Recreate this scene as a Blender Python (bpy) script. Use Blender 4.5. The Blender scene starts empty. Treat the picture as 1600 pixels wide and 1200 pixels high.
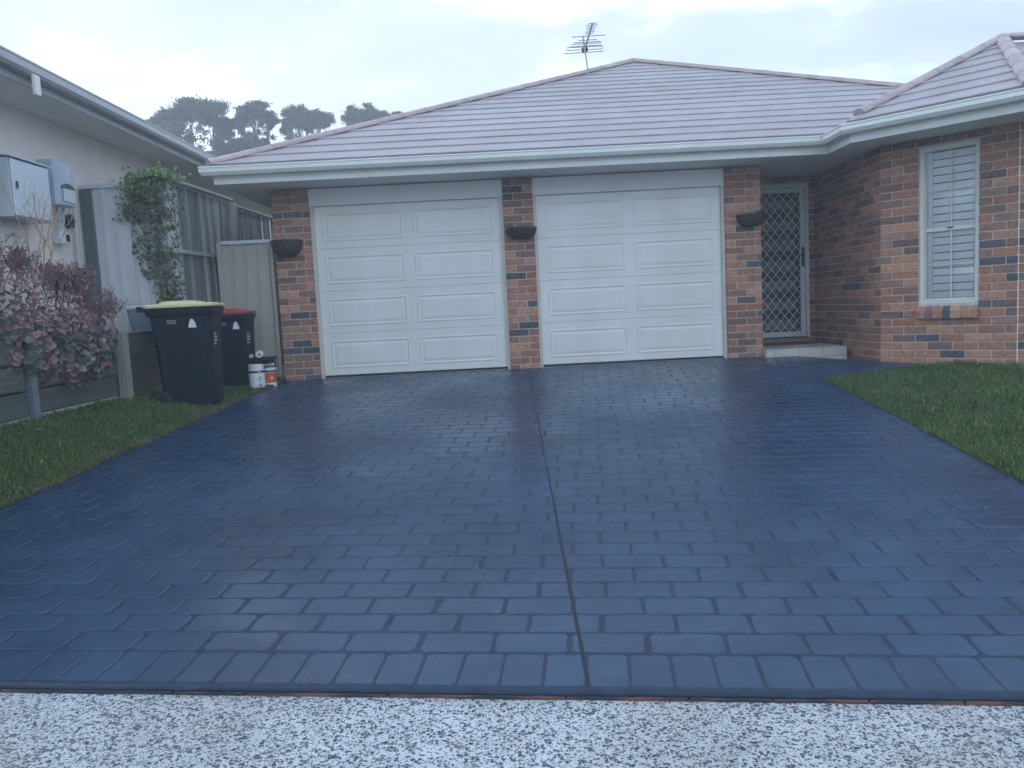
import bpy, math, random
import numpy as np
from mathutils import Vector, Matrix
R = math.radians
sc = bpy.context.scene
C = sc.collection
random.seed(7)
rng = np.random.default_rng(7)

# ------------------------------------------------------------------ camera
PITCH, ROLL = R(5.6), R(2.9)
CAM = Vector((0, 0, 0.74))
F = Vector((0, math.cos(PITCH), -math.sin(PITCH)))
R0 = Vector((1, 0, 0)); U0 = R0.cross(F)
RT = R0 * math.cos(ROLL) - U0 * math.sin(ROLL)
UP = RT.cross(F)
cd = bpy.data.cameras.new('camera'); cam = bpy.data.objects.new('camera', cd); C.objects.link(cam)
cd.sensor_width = 36; cd.lens = 27.0; cd.clip_start = 0.05; cd.clip_end = 2000
m = Matrix((RT, UP, -F)).transposed().to_4x4(); m.translation = CAM
cam.matrix_world = m
sc.camera = cam

# ------------------------------------------------------------------ sky
SUN_AZ, SUN_EL = R(-24), R(13)          # low, behind the two houses, veiled by cloud
w = bpy.data.worlds.new('World'); sc.world = w; w.use_nodes = True
nt = w.node_tree; nt.nodes.clear(); L = nt.links
def wn(t, **k):
    n = nt.nodes.new(t)
    for a, b in k.items(): setattr(n, a, b)
    return n
sky = wn('ShaderNodeTexSky'); sky.sky_type = 'NISHITA'; sky.sun_disc = False
sky.sun_elevation = SUN_EL; sky.sun_rotation = SUN_AZ; sky.altitude = 50
sky.air_density = 1.0; sky.dust_density = 1.2; sky.ozone_density = 4.0
tc = wn('ShaderNodeTexCoord')
sep = wn('ShaderNodeSeparateXYZ'); L.new(tc.outputs['Generated'], sep.inputs[0])
zz = wn('ShaderNodeMath', operation='MAXIMUM'); L.new(sep.outputs['Z'], zz.inputs[0]); zz.inputs[1].default_value = 0.0
za = wn('ShaderNodeMath', operation='ADD'); L.new(zz.outputs[0], za.inputs[0]); za.inputs[1].default_value = 0.16
dx = wn('ShaderNodeMath', operation='DIVIDE'); L.new(sep.outputs['X'], dx.inputs[0]); L.new(za.outputs[0], dx.inputs[1])
dy = wn('ShaderNodeMath', operation='DIVIDE'); L.new(sep.outputs['Y'], dy.inputs[0]); L.new(za.outputs[0], dy.inputs[1])
cmb = wn('ShaderNodeCombineXYZ'); L.new(dx.outputs[0], cmb.inputs[0]); L.new(dy.outputs[0], cmb.inputs[1])
mp = wn('ShaderNodeMapping'); L.new(cmb.outputs[0], mp.inputs[0])
mp.inputs['Location'].default_value = (7.9, 4.4, 0); mp.inputs['Rotation'].default_value = (0, 0, R(24)); mp.inputs['Scale'].default_value = (0.9, 1.25, 1)
n1 = wn('ShaderNodeTexNoise'); L.new(mp.outputs[0], n1.inputs['Vector'])
n1.inputs['Scale'].default_value = 1.15; n1.inputs['Detail'].default_value = 9; n1.inputs['Roughness'].default_value = 0.58; n1.inputs['Distortion'].default_value = 0.5
r1 = wn('ShaderNodeValToRGB'); L.new(n1.outputs['Fac'], r1.inputs[0])
r1.color_ramp.elements[0].position = 0.15; r1.color_ramp.elements[0].color = (0, 0, 0, 1)
r1.color_ramp.elements[1].position = 0.45; r1.color_ramp.elements[1].color = (1, 1, 1, 1)
n2 = wn('ShaderNodeTexNoise'); L.new(mp.outputs[0], n2.inputs['Vector'])
n2.inputs['Scale'].default_value = 1.6; n2.inputs['Detail'].default_value = 7; n2.inputs['Roughness'].default_value = 0.52
r2 = wn('ShaderNodeValToRGB'); L.new(n2.outputs['Fac'], r2.inputs[0])
CLOUD = 28.0
cr = r2.color_ramp
cr.elements[0].position = .32; cr.elements[0].color = (.050, .063, .080, 1)
cr.elements[1].position = .72; cr.elements[1].color = (1.38, 1.78, 2.38, 1)
for pos_, col_ in ((.53, (.080, .096, .114)), (.60, (.18, .212, .262))):
    e_ = cr.elements.new(pos_); e_.color = (*col_, 1)
cs = wn('ShaderNodeVectorMath', operation='SCALE'); L.new(r2.outputs[0], cs.inputs[0]); cs.inputs['Scale'].default_value = CLOUD
mx = wn('ShaderNodeMixRGB'); 
fac = wn('ShaderNodeMath', operation='MULTIPLY'); L.new(r1.outputs[0], fac.inputs[0]); fac.inputs[1].default_value = 0.94
L.new(fac.outputs[0], mx.inputs[0]); L.new(sky.outputs[0], mx.inputs[1]); L.new(cs.outputs[0], mx.inputs[2])
bg = wn('ShaderNodeBackground'); bg.inputs['Strength'].default_value = 0.10
L.new(mx.outputs[0], bg.inputs[0])
wo = wn('ShaderNodeOutputWorld'); L.new(bg.outputs[0], wo.inputs[0])

sd = bpy.data.lights.new('sun', 'SUN'); sd.energy = 1.0; sd.angle = R(12); sd.color = (1.0, 0.86, 0.72)
so = bpy.data.objects.new('sun', sd); C.objects.link(so)
sdir = Vector((math.sin(SUN_AZ) * math.cos(SUN_EL), math.cos(SUN_AZ) * math.cos(SUN_EL), math.sin(SUN_EL)))
so.rotation_euler = sdir.to_track_quat('Z', 'Y').to_euler(); so.location = (-8, 18, 12)

vs = sc.view_settings
vs.view_transform = 'Standard'; vs.look = 'None'; vs.exposure = 1.74; vs.gamma = 1; vs.use_curve_mapping = False

# ------------------------------------------------------------------ materials
MATS = {}
def mat(name, col, rough=0.8, var=0.15, scale=6.0, bump=0.0, bscale=60.0, spec=0.5, metal=0.0, rnd=0.0, col2=None, detail=6.0, stretch=None, coat=0.0, trans=0.0):
    """procedural material: noise-mottled colour (col..col2), fine bump, optional per-object brightness"""
    if name in MATS: return MATS[name]
    M = bpy.data.materials.new(name); M.use_nodes = True
    t = M.node_tree; l = t.links; N = t.nodes; p = N['Principled BSDF']
    tcn = N.new('ShaderNodeTexCoord'); geo = N.new('ShaderNodeNewGeometry')
    src = geo.outputs['Position']
    if stretch:
        mpn = N.new('ShaderNodeMapping'); mpn.inputs['Scale'].default_value = stretch; l.new(src, mpn.inputs[0]); src = mpn.outputs[0]
    nz = N.new('ShaderNodeTexNoise'); l.new(src, nz.inputs['Vector'])
    nz.inputs['Scale'].default_value = scale; nz.inputs['Detail'].default_value = detail; nz.inputs['Roughness'].default_value = 0.62
    rp = N.new('ShaderNodeValToRGB'); l.new(nz.outputs['Fac'], rp.inputs[0])
    if col2 is None:
        a = [c * (1 - var) for c in col]; b = [min(1, c * (1 + var)) for c in col]
    else: a, b = col, col2
    rp.color_ramp.elements[0].position = 0.3; rp.color_ramp.elements[0].color = (*a, 1)
    rp.color_ramp.elements[1].position = 0.7; rp.color_ramp.elements[1].color = (*b, 1)
    out = rp.outputs[0]
    if rnd:
        oi = N.new('ShaderNodeObjectInfo'); mr = N.new('ShaderNodeMapRange'); l.new(oi.outputs['Random'], mr.inputs[0])
        mr.inputs['To Min'].default_value = 1 - rnd; mr.inputs['To Max'].default_value = 1 + rnd
        hv = N.new('ShaderNodeHueSaturation'); l.new(out, hv.inputs['Color']); l.new(mr.outputs[0], hv.inputs['Value']); out = hv.outputs[0]
    l.new(out, p.inputs['Base Color'])
    p.inputs['Roughness'].default_value = rough; p.inputs['Metallic'].default_value = metal
    p.inputs['Specular IOR Level'].default_value = spec
    p.inputs['Coat Weight'].default_value = coat
    if bump:
        nb = N.new('ShaderNodeTexNoise'); l.new(src, nb.inputs['Vector']); nb.inputs['Scale'].default_value = bscale; nb.inputs['Detail'].default_value = 4
        b_ = N.new('ShaderNodeBump'); b_.inputs['Strength'].default_value = bump; b_.inputs['Distance'].default_value = 0.01
        l.new(nb.outputs['Fac'], b_.inputs['Height']); l.new(b_.outputs[0], p.inputs['Normal'])
    if trans:
        tr = N.new('ShaderNodeBsdfTranslucent'); l.new(out, tr.inputs[0])
        ms = N.new('ShaderNodeMixShader'); ms.inputs[0].default_value = trans
        l.new(p.outputs[0], ms.inputs[1]); l.new(tr.outputs[0], ms.inputs[2]); l.new(ms.outputs[0], N['Material Output'].inputs[0])
    MATS[name] = M
    return M

BR = [mat('brick_red', (.37, .175, .115), .85, .34, 24, .35, 160, .3, rnd=.16),
      mat('brick_orange', (.44, .23, .15), .85, .32, 24, .35, 160, .3, rnd=.16),
      mat('brick_brown', (.27, .16, .12), .85, .35, 22, .35, 160, .3, rnd=.18),
      mat('brick_plum', (.19, .115, .10), .85, .35, 22, .35, 160, .3, rnd=.15),
      mat('brick_blue', (.10, .095, .10), .75, .35, 20, .3, 160, .4, rnd=.2)]
BRW = [.28, .29, .25, .11, .07]
MORTAR = mat('mortar', (.56, .52, .48), .95, .12, 20, .4, 220, .1)
WHITE = mat('door_white', (.70, .69, .63), .42, .035, 1.7, .02, 90, .5, col2=(.80, .79, .745), detail=10, stretch=(1, 1, .35))
CREAM = mat('gutter_cream', (.76, .76, .71), .4, .05, 2.2, .0, 60, .5)
SOFFIT = mat('soffit_white', (.76, .75, .72), .75, .05, 2.0)
TILE = mat('roof_tile', (.32, .285, .30), .36, .16, 2.2, .12, 120, .5, rnd=.06, col2=(.41, .37, .385), detail=9)
CAP = mat('ridge_cap_tile', (.44, .34, .335), .4, .18, 7, .12, 120, .5, rnd=.1)
CONC = mat('concrete', (.42, .40, .37), .9, .15, 12, .4, 150, .2)
DARK = mat('black_rubber', (.012, .012, .013), .6, .2, 10)
SLAB = mat('drive_joint', (.014, .030, .060), .42, .3, 14, .35, 130, .4)

# ------------------------------------------------------------------ mesh helpers
class MB:
    def __init__(s): s.v = []; s.f = []; s.m = []
    def add(s, vs_, fs, mi=0):
        o = len(s.v); s.v += [tuple(q) for q in vs_]; s.f += [tuple(i + o for i in f) for f in fs]; s.m += [mi] * len(fs); return s
    def box(s, x0, x1, y0, y1, z0, z1, mi=0, M=None):
        v = [Vector((x, y, z)) for z in (z0, z1) for x, y in ((x0, y0), (x1, y0), (x1, y1), (x0, y1))]
        if M: v = [M @ q for q in v]
        return s.add(v, [(3, 2, 1, 0), (4, 5, 6, 7), (0, 1, 5, 4), (1, 2, 6, 5), (2, 3, 7, 6), (3, 0, 4, 7)], mi)
    def bbox(s, x0, x1, y0, y1, z0, z1, b=.005, mi=0, M=None):
        """box with chamfered edges along its four long verticals and rims"""
        def ring(z, i):
            return [(x0 + b + i, y0 + i, z), (x1 - b - i, y0 + i, z), (x1 - i, y0 + b + i, z), (x1 - i, y1 - b - i, z), (x1 - b - i, y1 - i, z), (x0 + b + i, y1 - i, z), (x0 + i, y1 - b - i, z), (x0 + i, y0 + b + i, z)]
        return s.loft([ring(z0, b), ring(z0 + b, 0), ring(z1 - b, 0), ring(z1, b)], mi, M)
    def loft(s, rings, mi=0, M=None, cap=True, closed=True):
        n = len(rings[0]); vs_ = [Vector(q) for r in rings for q in r]
        if M: vs_ = [M @ q for q in vs_]
        fs = []
        for i in range(len(rings) - 1):
            for j in range(n if closed else n - 1):
                k = (j + 1) % n
                fs.append((i * n + j, i * n + k, (i + 1) * n + k, (i + 1) * n + j))
        if cap: fs += [tuple(range(n - 1, -1, -1)), tuple(range((len(rings) - 1) * n, len(rings) * n))]
        return s.add(vs_, fs, mi)
    def tube(s, pts, r, n=6, mi=0, cap=True):
        pts = [Vector(p) for p in pts]; rr = r if isinstance(r, (list, tuple)) else [r] * len(pts)
        rings = []
        for i, p in enumerate(pts):
            d = (pts[min(i + 1, len(pts) - 1)] - pts[max(i - 1, 0)]).normalized()
            a = d.cross(Vector((0, 0, 1)) if abs(d.z) < .9 else Vector((1, 0, 0))).normalized(); b = d.cross(a)
            rings.append([p + (a * math.cos(t) + b * math.sin(t)) * rr[i] for t in [2 * math.pi * k / n for k in range(n)]])
        return s.loft(rings, mi, None, cap)
    def lathe(s, prof, cx, cy, n=20, mi=0, cap=True):
        return s.loft([[(cx + r * math.cos(2 * math.pi * k / n), cy + r * math.sin(2 * math.pi * k / n), z) for k in range(n)] for r, z in prof], mi, None, cap)
    def mesh(s, name, mats, smooth=False):
        me = bpy.data.meshes.new(name); me.from_pydata([tuple(q) for q in s.v], [], s.f)
        for q in (mats if isinstance(mats, (list, tuple)) else [mats]): me.materials.append(q)
        me.polygons.foreach_set('material_index', s.m)
        if smooth: me.polygons.foreach_set('use_smooth', [True] * len(me.polygons))
        me.update(); return me
    def build(s, name, mats, parent=None, smooth=False):
        return link(name, s.mesh(name, mats, smooth), parent)
def link(name, me, parent=None, loc=None, rz=None):
    o = bpy.data.objects.new(name, me); C.objects.link(o)
    if loc is not None: o.location = loc
    if rz is not None: o.rotation_euler = (0, 0, rz)
    if parent is not None:
        o.parent = parent
        if parent.get('_base') is not None: o.matrix_parent_inverse = Matrix.Translation(-Vector(parent['_base']))
    return o
def tag(o, label=None, cat=None, group=None, kind=None):
    for k, v in (('label', label), ('category', cat), ('group', group), ('kind', kind)):
        if v: o[k] = v
    return o
BASES = []
def thing(name, base, label, cat, group=None, world=True):
    """Empty at the thing's base; children built in world coordinates (world=True) or local ones"""
    o = bpy.data.objects.new(name, None); C.objects.link(o); o.location = base; o.empty_display_size = .1
    if world: o['_base'] = list(base); BASES.append(o)
    return tag(o, label, cat, group)
def copy_tree(o, parent=None):
    c = o.copy(); C.objects.link(c); c.parent = parent
    for ch in [q for q in o.children]: copy_tree(ch, c)
    return c
def rawmesh(name, V, Fq, mats, mi=None, smooth=False):
    me = bpy.data.meshes.new(name)
    V = np.asarray(V, np.float32); Fq = np.asarray(Fq, np.int32); k = Fq.shape[1]
    me.vertices.add(len(V)); me.vertices.foreach_set('co', V.ravel())
    me.loops.add(Fq.size); me.loops.foreach_set('vertex_index', Fq.ravel())
    me.polygons.add(len(Fq)); me.polygons.foreach_set('loop_start', np.arange(0, Fq.size, k, dtype=np.int32))
    me.polygons.foreach_set('loop_total', np.full(len(Fq), k, np.int32))
    for q in mats: me.materials.append(q)
    if mi is not None: me.polygons.foreach_set('material_index', np.asarray(mi, np.int32))
    if smooth: me.polygons.foreach_set('use_smooth', np.ones(len(Fq), bool))
    me.update(calc_edges=True); me.validate(); return me

# ------------------------------------------------------------------ ground levels
S, YF = 0.0735, 9.40
def dz(Y): return S * (min(max(Y, 0.0), YF) - YF) if Y < YF else 0.0
A6 = R(6.3); CA, SA = math.cos(A6), math.sin(A6)
def uv2xy(u, v): return (u * CA + v * SA, -u * SA + v * CA)
def xy2uv(x, y): return (x * CA - y * SA, x * SA + y * CA)
V_FRONT = 2.416
def edgeL(Y): return -2.796 + (Y - 9.307) * .0966
def edgeR(Y): return 3.164 + (Y - 7.785) * .0894
RW = -3.85                                       # face of the retaining wall
def lawnL(x, y):
    e = edgeL(y); t = min(max((e - x) / (e - RW), 0), 1)
    return dz(y) + .004 + t * (.05 - dz(y)) * (0.75 + .25 * t)
def lawnR(x, y):
    t = min(max((x - edgeR(y)) / 2.0, 0), 1)
    return dz(y) - .004 + .05 * t

# ground sheet reaching the horizon
gm = mat('ground_soil', (.05, .065, .03), .95, .3, .8, .3, 8)
xs = [-120, -40, -12, 12, 40, 120]; ys = [-30, -20, 0, 2.3, 9.4, 16, 60, 170]
gv = [(x, y, dz(y) - .16) for y in ys for x in xs]
gf = [(j * 6 + i, j * 6 + i + 1, (j + 1) * 6 + i + 1, (j + 1) * 6 + i) for j in range(len(ys) - 1) for i in range(5)]
tag(MB().add(gv, gf).build('ground', gm), kind='structure')

def sheet(name, m_, xf0, xf1, y0, y1, nx, ny, zf):
    vv = []; ff = []
    for j in range(ny + 1):
        y = y0 + (y1 - y0) * j / ny
        for i in range(nx + 1):
            x = xf0(y) + (xf1(y) - xf0(y)) * i / nx
            vv.append((x, y, zf(x, y)))
    for j in range(ny):
        for i in range(nx):
            a = j * (nx + 1) + i; ff.append((a, a + 1, a + nx + 2, a + nx + 1))
    return tag(MB().add(vv, ff).build(name, m_, smooth=True), kind='structure')
LAWN = mat('lawn_soil', (.035, .06, .022), .95, .4, 9, .5, 40, .1, col2=(.07, .10, .036))
sheet('lawn_left', LAWN, lambda y: RW - .06, lambda y: edgeL(y) + .01, 2.62, 9.62, 10, 30, lawnL)
def lawn_top(x): return min(7.785 + (x - 3.164) * .231, 12.754 - x + .03) if x < 5.1 else 7.72
vv = []; ff = []; NX, NY = 30, 16
for i in range(NX + 1):
    x = 2.72 + (9.5 - 2.72) * i / NX
    for j in range(NY + 1):
        y1 = lawn_top(max(x, 3.164)) ; y = 2.2 + (y1 - 2.2) * j / NY
        xx = max(x, edgeR(y)); vv.append((xx, y, lawnR(xx, y)))
for i in range(NX):
    for j in range(NY):
        a = i * (NY + 1) + j; ff.append((a, a + NY + 1, a + NY + 2, a + 1))
tag(MB().add(vv, ff).build('lawn_right', LAWN, smooth=True), kind='structure')

# ------------------------------------------------------------------ driveway of stamped bricks
def clip(poly, n, c):
    """keep the part of a convex 2-D polygon with n.p <= c"""
    out = []
    for i in range(len(poly)):
        p, q = poly[i], poly[(i + 1) % len(poly)]
        a, b = n[0] * p[0] + n[1] * p[1] - c, n[0] * q[0] + n[1] * q[1] - c
        if a <= 0: out.append(p)
        if (a < 0 < b) or (b < 0 < a):
            t = a / (a - b); out.append((p[0] + (q[0] - p[0]) * t, p[1] + (q[1] - p[1]) * t))
    return out
def area(p): return .5 * abs(sum(p[i][0] * p[(i + 1) % len(p)][1] - p[(i + 1) % len(p)][0] * p[i][1] for i in range(len(p)))) if len(p) > 2 else 0
def line(p, q):
    """half plane to the LEFT of p->q as (n, c) with n.x<=c kept"""
    d = (q[0] - p[0], q[1] - p[1]); n = (d[1], -d[0]); l = math.hypot(*n); n = (n[0] / l, n[1] / l)
    return n, n[0] * p[0] + n[1] * p[1]
eL0, eL1 = (edgeL(2.0), 2.0), (edgeL(9.5), 9.5)
eR0, eR1 = (edgeR(2.0), 2.0), (edgeR(7.785), 7.785)
pth = (4.64, 8.125); c1 = (4.154, 8.60)
fl = uv2xy(-4.2, V_FRONT); fr = uv2xy(3.2, V_FRONT)
# outline of the slab (two convex pieces: the drive, and the path towards the door)
main = [fl, fr, (7, 3), (7, 7.785), (7, 9.46), (-4, 9.46)]
left_h = line(eL1, eL0)
def inside_regions(poly):
    res = []
    p = clip(poly, *left_h)
    p = clip(p, (0, 1), 9.44)
    if len(p) < 3: return res
    # drive: left of right edge line
    nR = line(eR0, (edgeR(9.5), 9.5))
    a = clip(p, *nR)
    if len(a) > 2: res.append(a)
    # path wedge: right of that line, above path edge, left of return wall and 45deg wall
    b = clip(p, (-nR[0][0], -nR[0][1]), -nR[1])
    b = clip(b, *line(eR1, pth)) if len(b) > 2 else b
    b = clip(b, (.70711, .70711), 12.754 * .70711) if len(b) > 2 else b
    b = clip(b, (1, 0), 4.154) if len(b) > 2 and sum(q[1] for q in b) / len(b) > 8.6 else b
    if len(b) > 2: res.append(b)
    return res
drive = MB()
def slab_poly(poly, th=.12, off=0.0):
    n = len(poly); top = [(x, y, dz(y) + off) for x, y in poly]; bot = [(x, y, z - th) for x, y, z in top]
    return top + bot, [tuple(range(n))] + [(i, n + i, n + (i + 1) % n, (i + 1) % n)[::-1] for i in range(n)]
for poly in inside_regions([(-6, 9.44), fl, fr, (7, 2.2), (7, 9.44)]):
    drive.add(*slab_poly(poly))
driveway = tag(drive.build('driveway', SLAB), kind='structure')

# paint: charcoal sealer with worn, paler patches and faint brush marks
def paint_mat():
    M = bpy.data.materials.new('charcoal_paving_paint'); M.use_nodes = True
    t = M.node_tree; l = t.links; N = t.nodes; p = N['Principled BSDF']; geo = N.new('ShaderNodeNewGeometry')
    def noise(sc_, det, stretch=None, ro=.6):
        src = geo.outputs['Position']
        if stretch:
            mpn = N.new('ShaderNodeMapping'); mpn.inputs['Scale'].default_value = stretch; l.new(src, mpn.inputs[0]); src = mpn.outputs[0]
        n = N.new('ShaderNodeTexNoise'); n.inputs['Scale'].default_value = sc_; n.inputs['Detail'].default_value = det; n.inputs['Roughness'].default_value = ro
        l.new(src, n.inputs['Vector']); return n.outputs['Fac']
    def ramp(src, p0, c0, p1, c1_):
        r = N.new('ShaderNodeValToRGB'); l.new(src, r.inputs[0]); r.color_ramp.elements[0].position = p0; r.color_ramp.elements[1].position = p1
        r.color_ramp.elements[0].color = (*c0, 1); r.color_ramp.elements[1].color = (*c1_, 1); return r.outputs[0]
    base = ramp(noise(2.2, 8), .3, (.010, .036, .084), .72, (.026, .065, .126))
    scuff = ramp(noise(5.5, 10, (1, 2.6, 1), .7), .56, (0, 0, 0), .8, (1, 1, 1))
    mx_ = N.new('ShaderNodeMixRGB'); l.new(scuff, mx_.inputs[0]); l.new(base, mx_.inputs[1]); mx_.inputs[2].default_value = (.060, .092, .138, 1)
    blot = ramp(noise(.75, 6, None, .62), .36, (.66, .68, .72), .62, (1.18, 1.15, 1.12))
    ml = N.new('ShaderNodeMixRGB'); ml.blend_type = 'MULTIPLY'; ml.inputs[0].default_value = 1; l.new(mx_.outputs[0], ml.inputs[1]); l.new(blot, ml.inputs[2])
    grit = ramp(noise(190, 3, None, .7), .66, (0, 0, 0), .78, (1, 1, 1))
    mg = N.new('ShaderNodeMixRGB'); gf_ = N.new('ShaderNodeMath'); gf_.operation = 'MULTIPLY'; l.new(grit, gf_.inputs[0]); gf_.inputs[1].default_value = .35; l.new(gf_.outputs[0], mg.inputs[0]); l.new(ml.outputs[0], mg.inputs[1]); mg.inputs[2].default_value = (.10, .12, .14, 1)
    oi = N.new('ShaderNodeObjectInfo'); mr = N.new('ShaderNodeMapRange'); l.new(oi.outputs['Random'], mr.inputs[0]); mr.inputs['To Min'].default_value = .93; mr.inputs['To Max'].default_value = 1.07
    hv = N.new('ShaderNodeHueSaturation'); l.new(mg.outputs[0], hv.inputs['Color']); l.new(mr.outputs[0], hv.inputs['Value'])
    l.new(hv.outputs[0], p.inputs['Base Color'])
    rr = ramp(noise(.9, 9, None, .68), .36, (.22, .22, .22), .64, (.42, .42, .42)); l.new(rr, p.inputs['Roughness'])
    bm = N.new('ShaderNodeBump'); bm.inputs['Strength'].default_value = .16; bm.inputs['Distance'].default_value = .003
    l.new(noise(75, 5), bm.inputs['Height']); l.new(bm.outputs[0], p.inputs['Normal'])
    p.inputs['Specular IOR Level'].default_value = .52
    return M
PAINT = paint_mat()
TILT = math.atan(S)
def pillow(poly, h=.0024, bev=.009, seed=0):
    """raised brick: outline at slab level, shoulder ring, slightly crowned top. poly in 2-D, z=0 at slab"""
    cx = sum(p[0] for p in poly) / len(poly); cy = sum(p[1] for p in poly) / len(poly); n = len(poly)
    def ins(k, z):
        o = []
        for x, y in poly:
            d = math.hypot(x - cx, y - cy) + 1e-6; f_ = max(0, 1 - k / d); o.append((cx + (x - cx) * f_, cy + (y - cy) * f_, z))
        return o
    r0, r1, r2 = ins(0, -.002), ins(.004, h * .62), ins(bev, h)
    vs_ = r0 + r1 + r2; fs = []
    for k in (0, 1):
        for i in range(n):
            j = (i + 1) % n; fs.append((k * n + i, k * n + j, (k + 1) * n + j, (k + 1) * n + i))
    fs.append(tuple(range(2 * n, 3 * n)))
    return vs_, fs
def outline(L_, W_, rn):
    """stamped brick outline with softened corners and wavering edges, centred at 0"""
    g = .0055; a, b = L_ / 2 - (.0060 if L_ > W_ else .0028), W_ / 2 - (.0034 if L_ > W_ else .004); r = .016
    base = [(-a + r, -b), (-a * .3, -b), (a * .35, -b), (a - r, -b), (a, -b + r), (a, 0), (a, b - r), (a - r, b), (a * .3, b), (-a * .35, b), (-a + r, b), (-a, b - r), (-a, 0), (-a, -b + r)]
    j = .0022
    return [(x + rn.uniform(-j, j), y + rn.uniform(-j, j)) for x, y in base]
BL, BW = .280, .148
rnd = random.Random(11)
variants = [outline(BL, BW, rnd) for _ in range(12)]
soldiers = [outline(BW * .98, .222, rnd) for _ in range(6)]
vmesh = {}
def variant_mesh(kind, i):
    if (kind, i) not in vmesh:
        vs_, fs = pillow((variants if kind == 'b' else soldiers)[i], (.0024 if kind == 'b' else .0018)); vmesh[kind, i] = MB().add(vs_, fs).mesh('paving_brick', PAINT)
    return vmesh[kind, i]
JX = .203
bricks = []                                    # (distance, kind, variant or polygon, centre u,v)
def emit(kind, i, uc, vc, var_):
    poly = [uv2xy(uc + x, vc + y) for x, y in var_]
    pieces = []
    for p0 in inside_regions(poly):
        cut = []
        if any(x < JX for x, y in p0) and any(x > JX for x, y in p0):
            cut = [clip(p0, (1, 0), JX - .0042), clip(p0, (-1, 0), -JX - .0042)]
        else: cut = [p0]
        fin = []
        for q in cut:                           # saw cut across the right-hand bay
            if len(q) < 3: continue
            nv = (SA, CA); cv = 6.075
            vals = [p[0] * SA + p[1] * CA for p in q]
            if sum(p[0] for p in q) / len(q) > JX and min(vals) < cv < max(vals):
                fin += [clip(q, nv, cv - .004), clip(q, (-SA, -CA), -cv - .004)]
            else: fin.append(q)
        pieces += fin
    pieces = [p for p in pieces if area(p) > .0006]
    full = len(pieces) == 1 and abs(area(pieces[0]) - area(poly)) < 1e-5
    for p in pieces:
        cx = sum(q[0] for q in p) / len(p); cy = sum(q[1] for q in p) / len(p)
        bricks.append((cx, cy, kind if full else None, i if full else p, uc, vc))
nrow = int((9.44 + .5 - V_FRONT) / BW) + 3
for r_ in range(nrow):
    v = V_FRONT + .224 + BW * (r_ + .5); off = (.5 if r_ % 2 else 0) * BL + rnd.uniform(-.02, .02)
    for k in range(-19, 22):
        i = rnd.randrange(12); emit('b', i, k * BL + off + rnd.uniform(-.004, .004), v, variants[i])
for k in range(-32, 30):
    i = rnd.randrange(6); emit('s', i, k * BW * .98, V_FRONT + .112, soldiers[i])
def pix(x, y, z):
    d = Vector((x, y, z)) - CAM; w_ = d.dot(F)
    return (800 + 1200 * d.dot(RT) / w_, 600 - 1200 * d.dot(UP) / w_) if w_ > .1 else (-9e9, 0)
def inframe(b):
    px, py = pix(b[0], b[1], dz(b[1])); return -40 < px < 1640 and py < 1240
vis = sorted([b for b in bricks if inframe(b)], key=lambda b: b[0] ** 2 + b[1] ** 2)
near, rest = vis[:298], vis[298:] + [b for b in bricks if not inframe(b)]
rest_mb = MB()
for lst, single in ((near, True), (rest, False)):
    for cx, cy, kind, i, uc, vc in lst:
        if kind:
            bx, by = uv2xy(uc, vc)
            if single:
                o = link('paving_brick', variant_mesh(kind, i), driveway, (bx, by, dz(by)))
                o.rotation_euler = (Matrix.Rotation(TILT, 4, 'X') @ Matrix.Rotation(-A6, 4, 'Z')).to_euler()
            else:
                vs_, fs = pillow((variants if kind == 'b' else soldiers)[i])
                w_ = []
                for x, y, z in vs_:
                    X, Y = uv2xy(uc + x, vc + y); w_.append((X, Y, dz(Y) + z))
                rest_mb.add(w_, fs)
        else:
            vs_, fs = pillow(i); w_ = [(x, y, dz(y) + z) for x, y, z in vs_]
            if single: MB().add(w_, fs).build('paving_brick', PAINT, driveway)
            else: rest_mb.add(w_, fs)
tag(rest_mb.build('paving_brick_field', PAINT, driveway), kind='stuff')

jt = MB(); jy = [V_FRONT / CA - JX * SA / CA + .004] + [3 + .5 * i for i in range(13)] + [9.43]
jt.loft([[(JX - .0040, y, dz(y) - .004), (JX + .0040, y, dz(y) - .004), (JX + .0040, y, dz(y) + .0016), (JX - .0040, y, dz(y) + .0016)] for y in jy])
jt.build('control_joint', DARK, driveway)
# front lip where the old terracotta colour shows through the paint
def lip_mat():
    M = bpy.data.materials.new('worn_terracotta_lip'); M.use_nodes = True
    t = M.node_tree; l = t.links; N = t.nodes; p = N['Principled BSDF']; geo = N.new('ShaderNodeNewGeometry')
    mpn = N.new('ShaderNodeMapping'); mpn.inputs['Scale'].default_value = (1, 1, 9); l.new(geo.outputs['Position'], mpn.inputs[0])
    n = N.new('ShaderNodeTexNoise'); n.inputs['Scale'].default_value = 4.5; n.inputs['Detail'].default_value = 7; l.new(mpn.outputs[0], n.inputs['Vector'])
    r = N.new('ShaderNodeValToRGB'); l.new(n.outputs['Fac'], r.inputs[0]); r.color_ramp.interpolation = 'LINEAR'
    r.color_ramp.elements[0].position = .50; r.color_ramp.elements[0].color = (.025, .030, .042, 1)
    r.color_ramp.elements[1].position = .62; r.color_ramp.elements[1].color = (.17, .075, .055, 1)
    l.new(r.outputs[0], p.inputs['Base Color']); p.inputs['Roughness'].default_value = .7
    return M
LIP = lip_mat()
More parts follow.
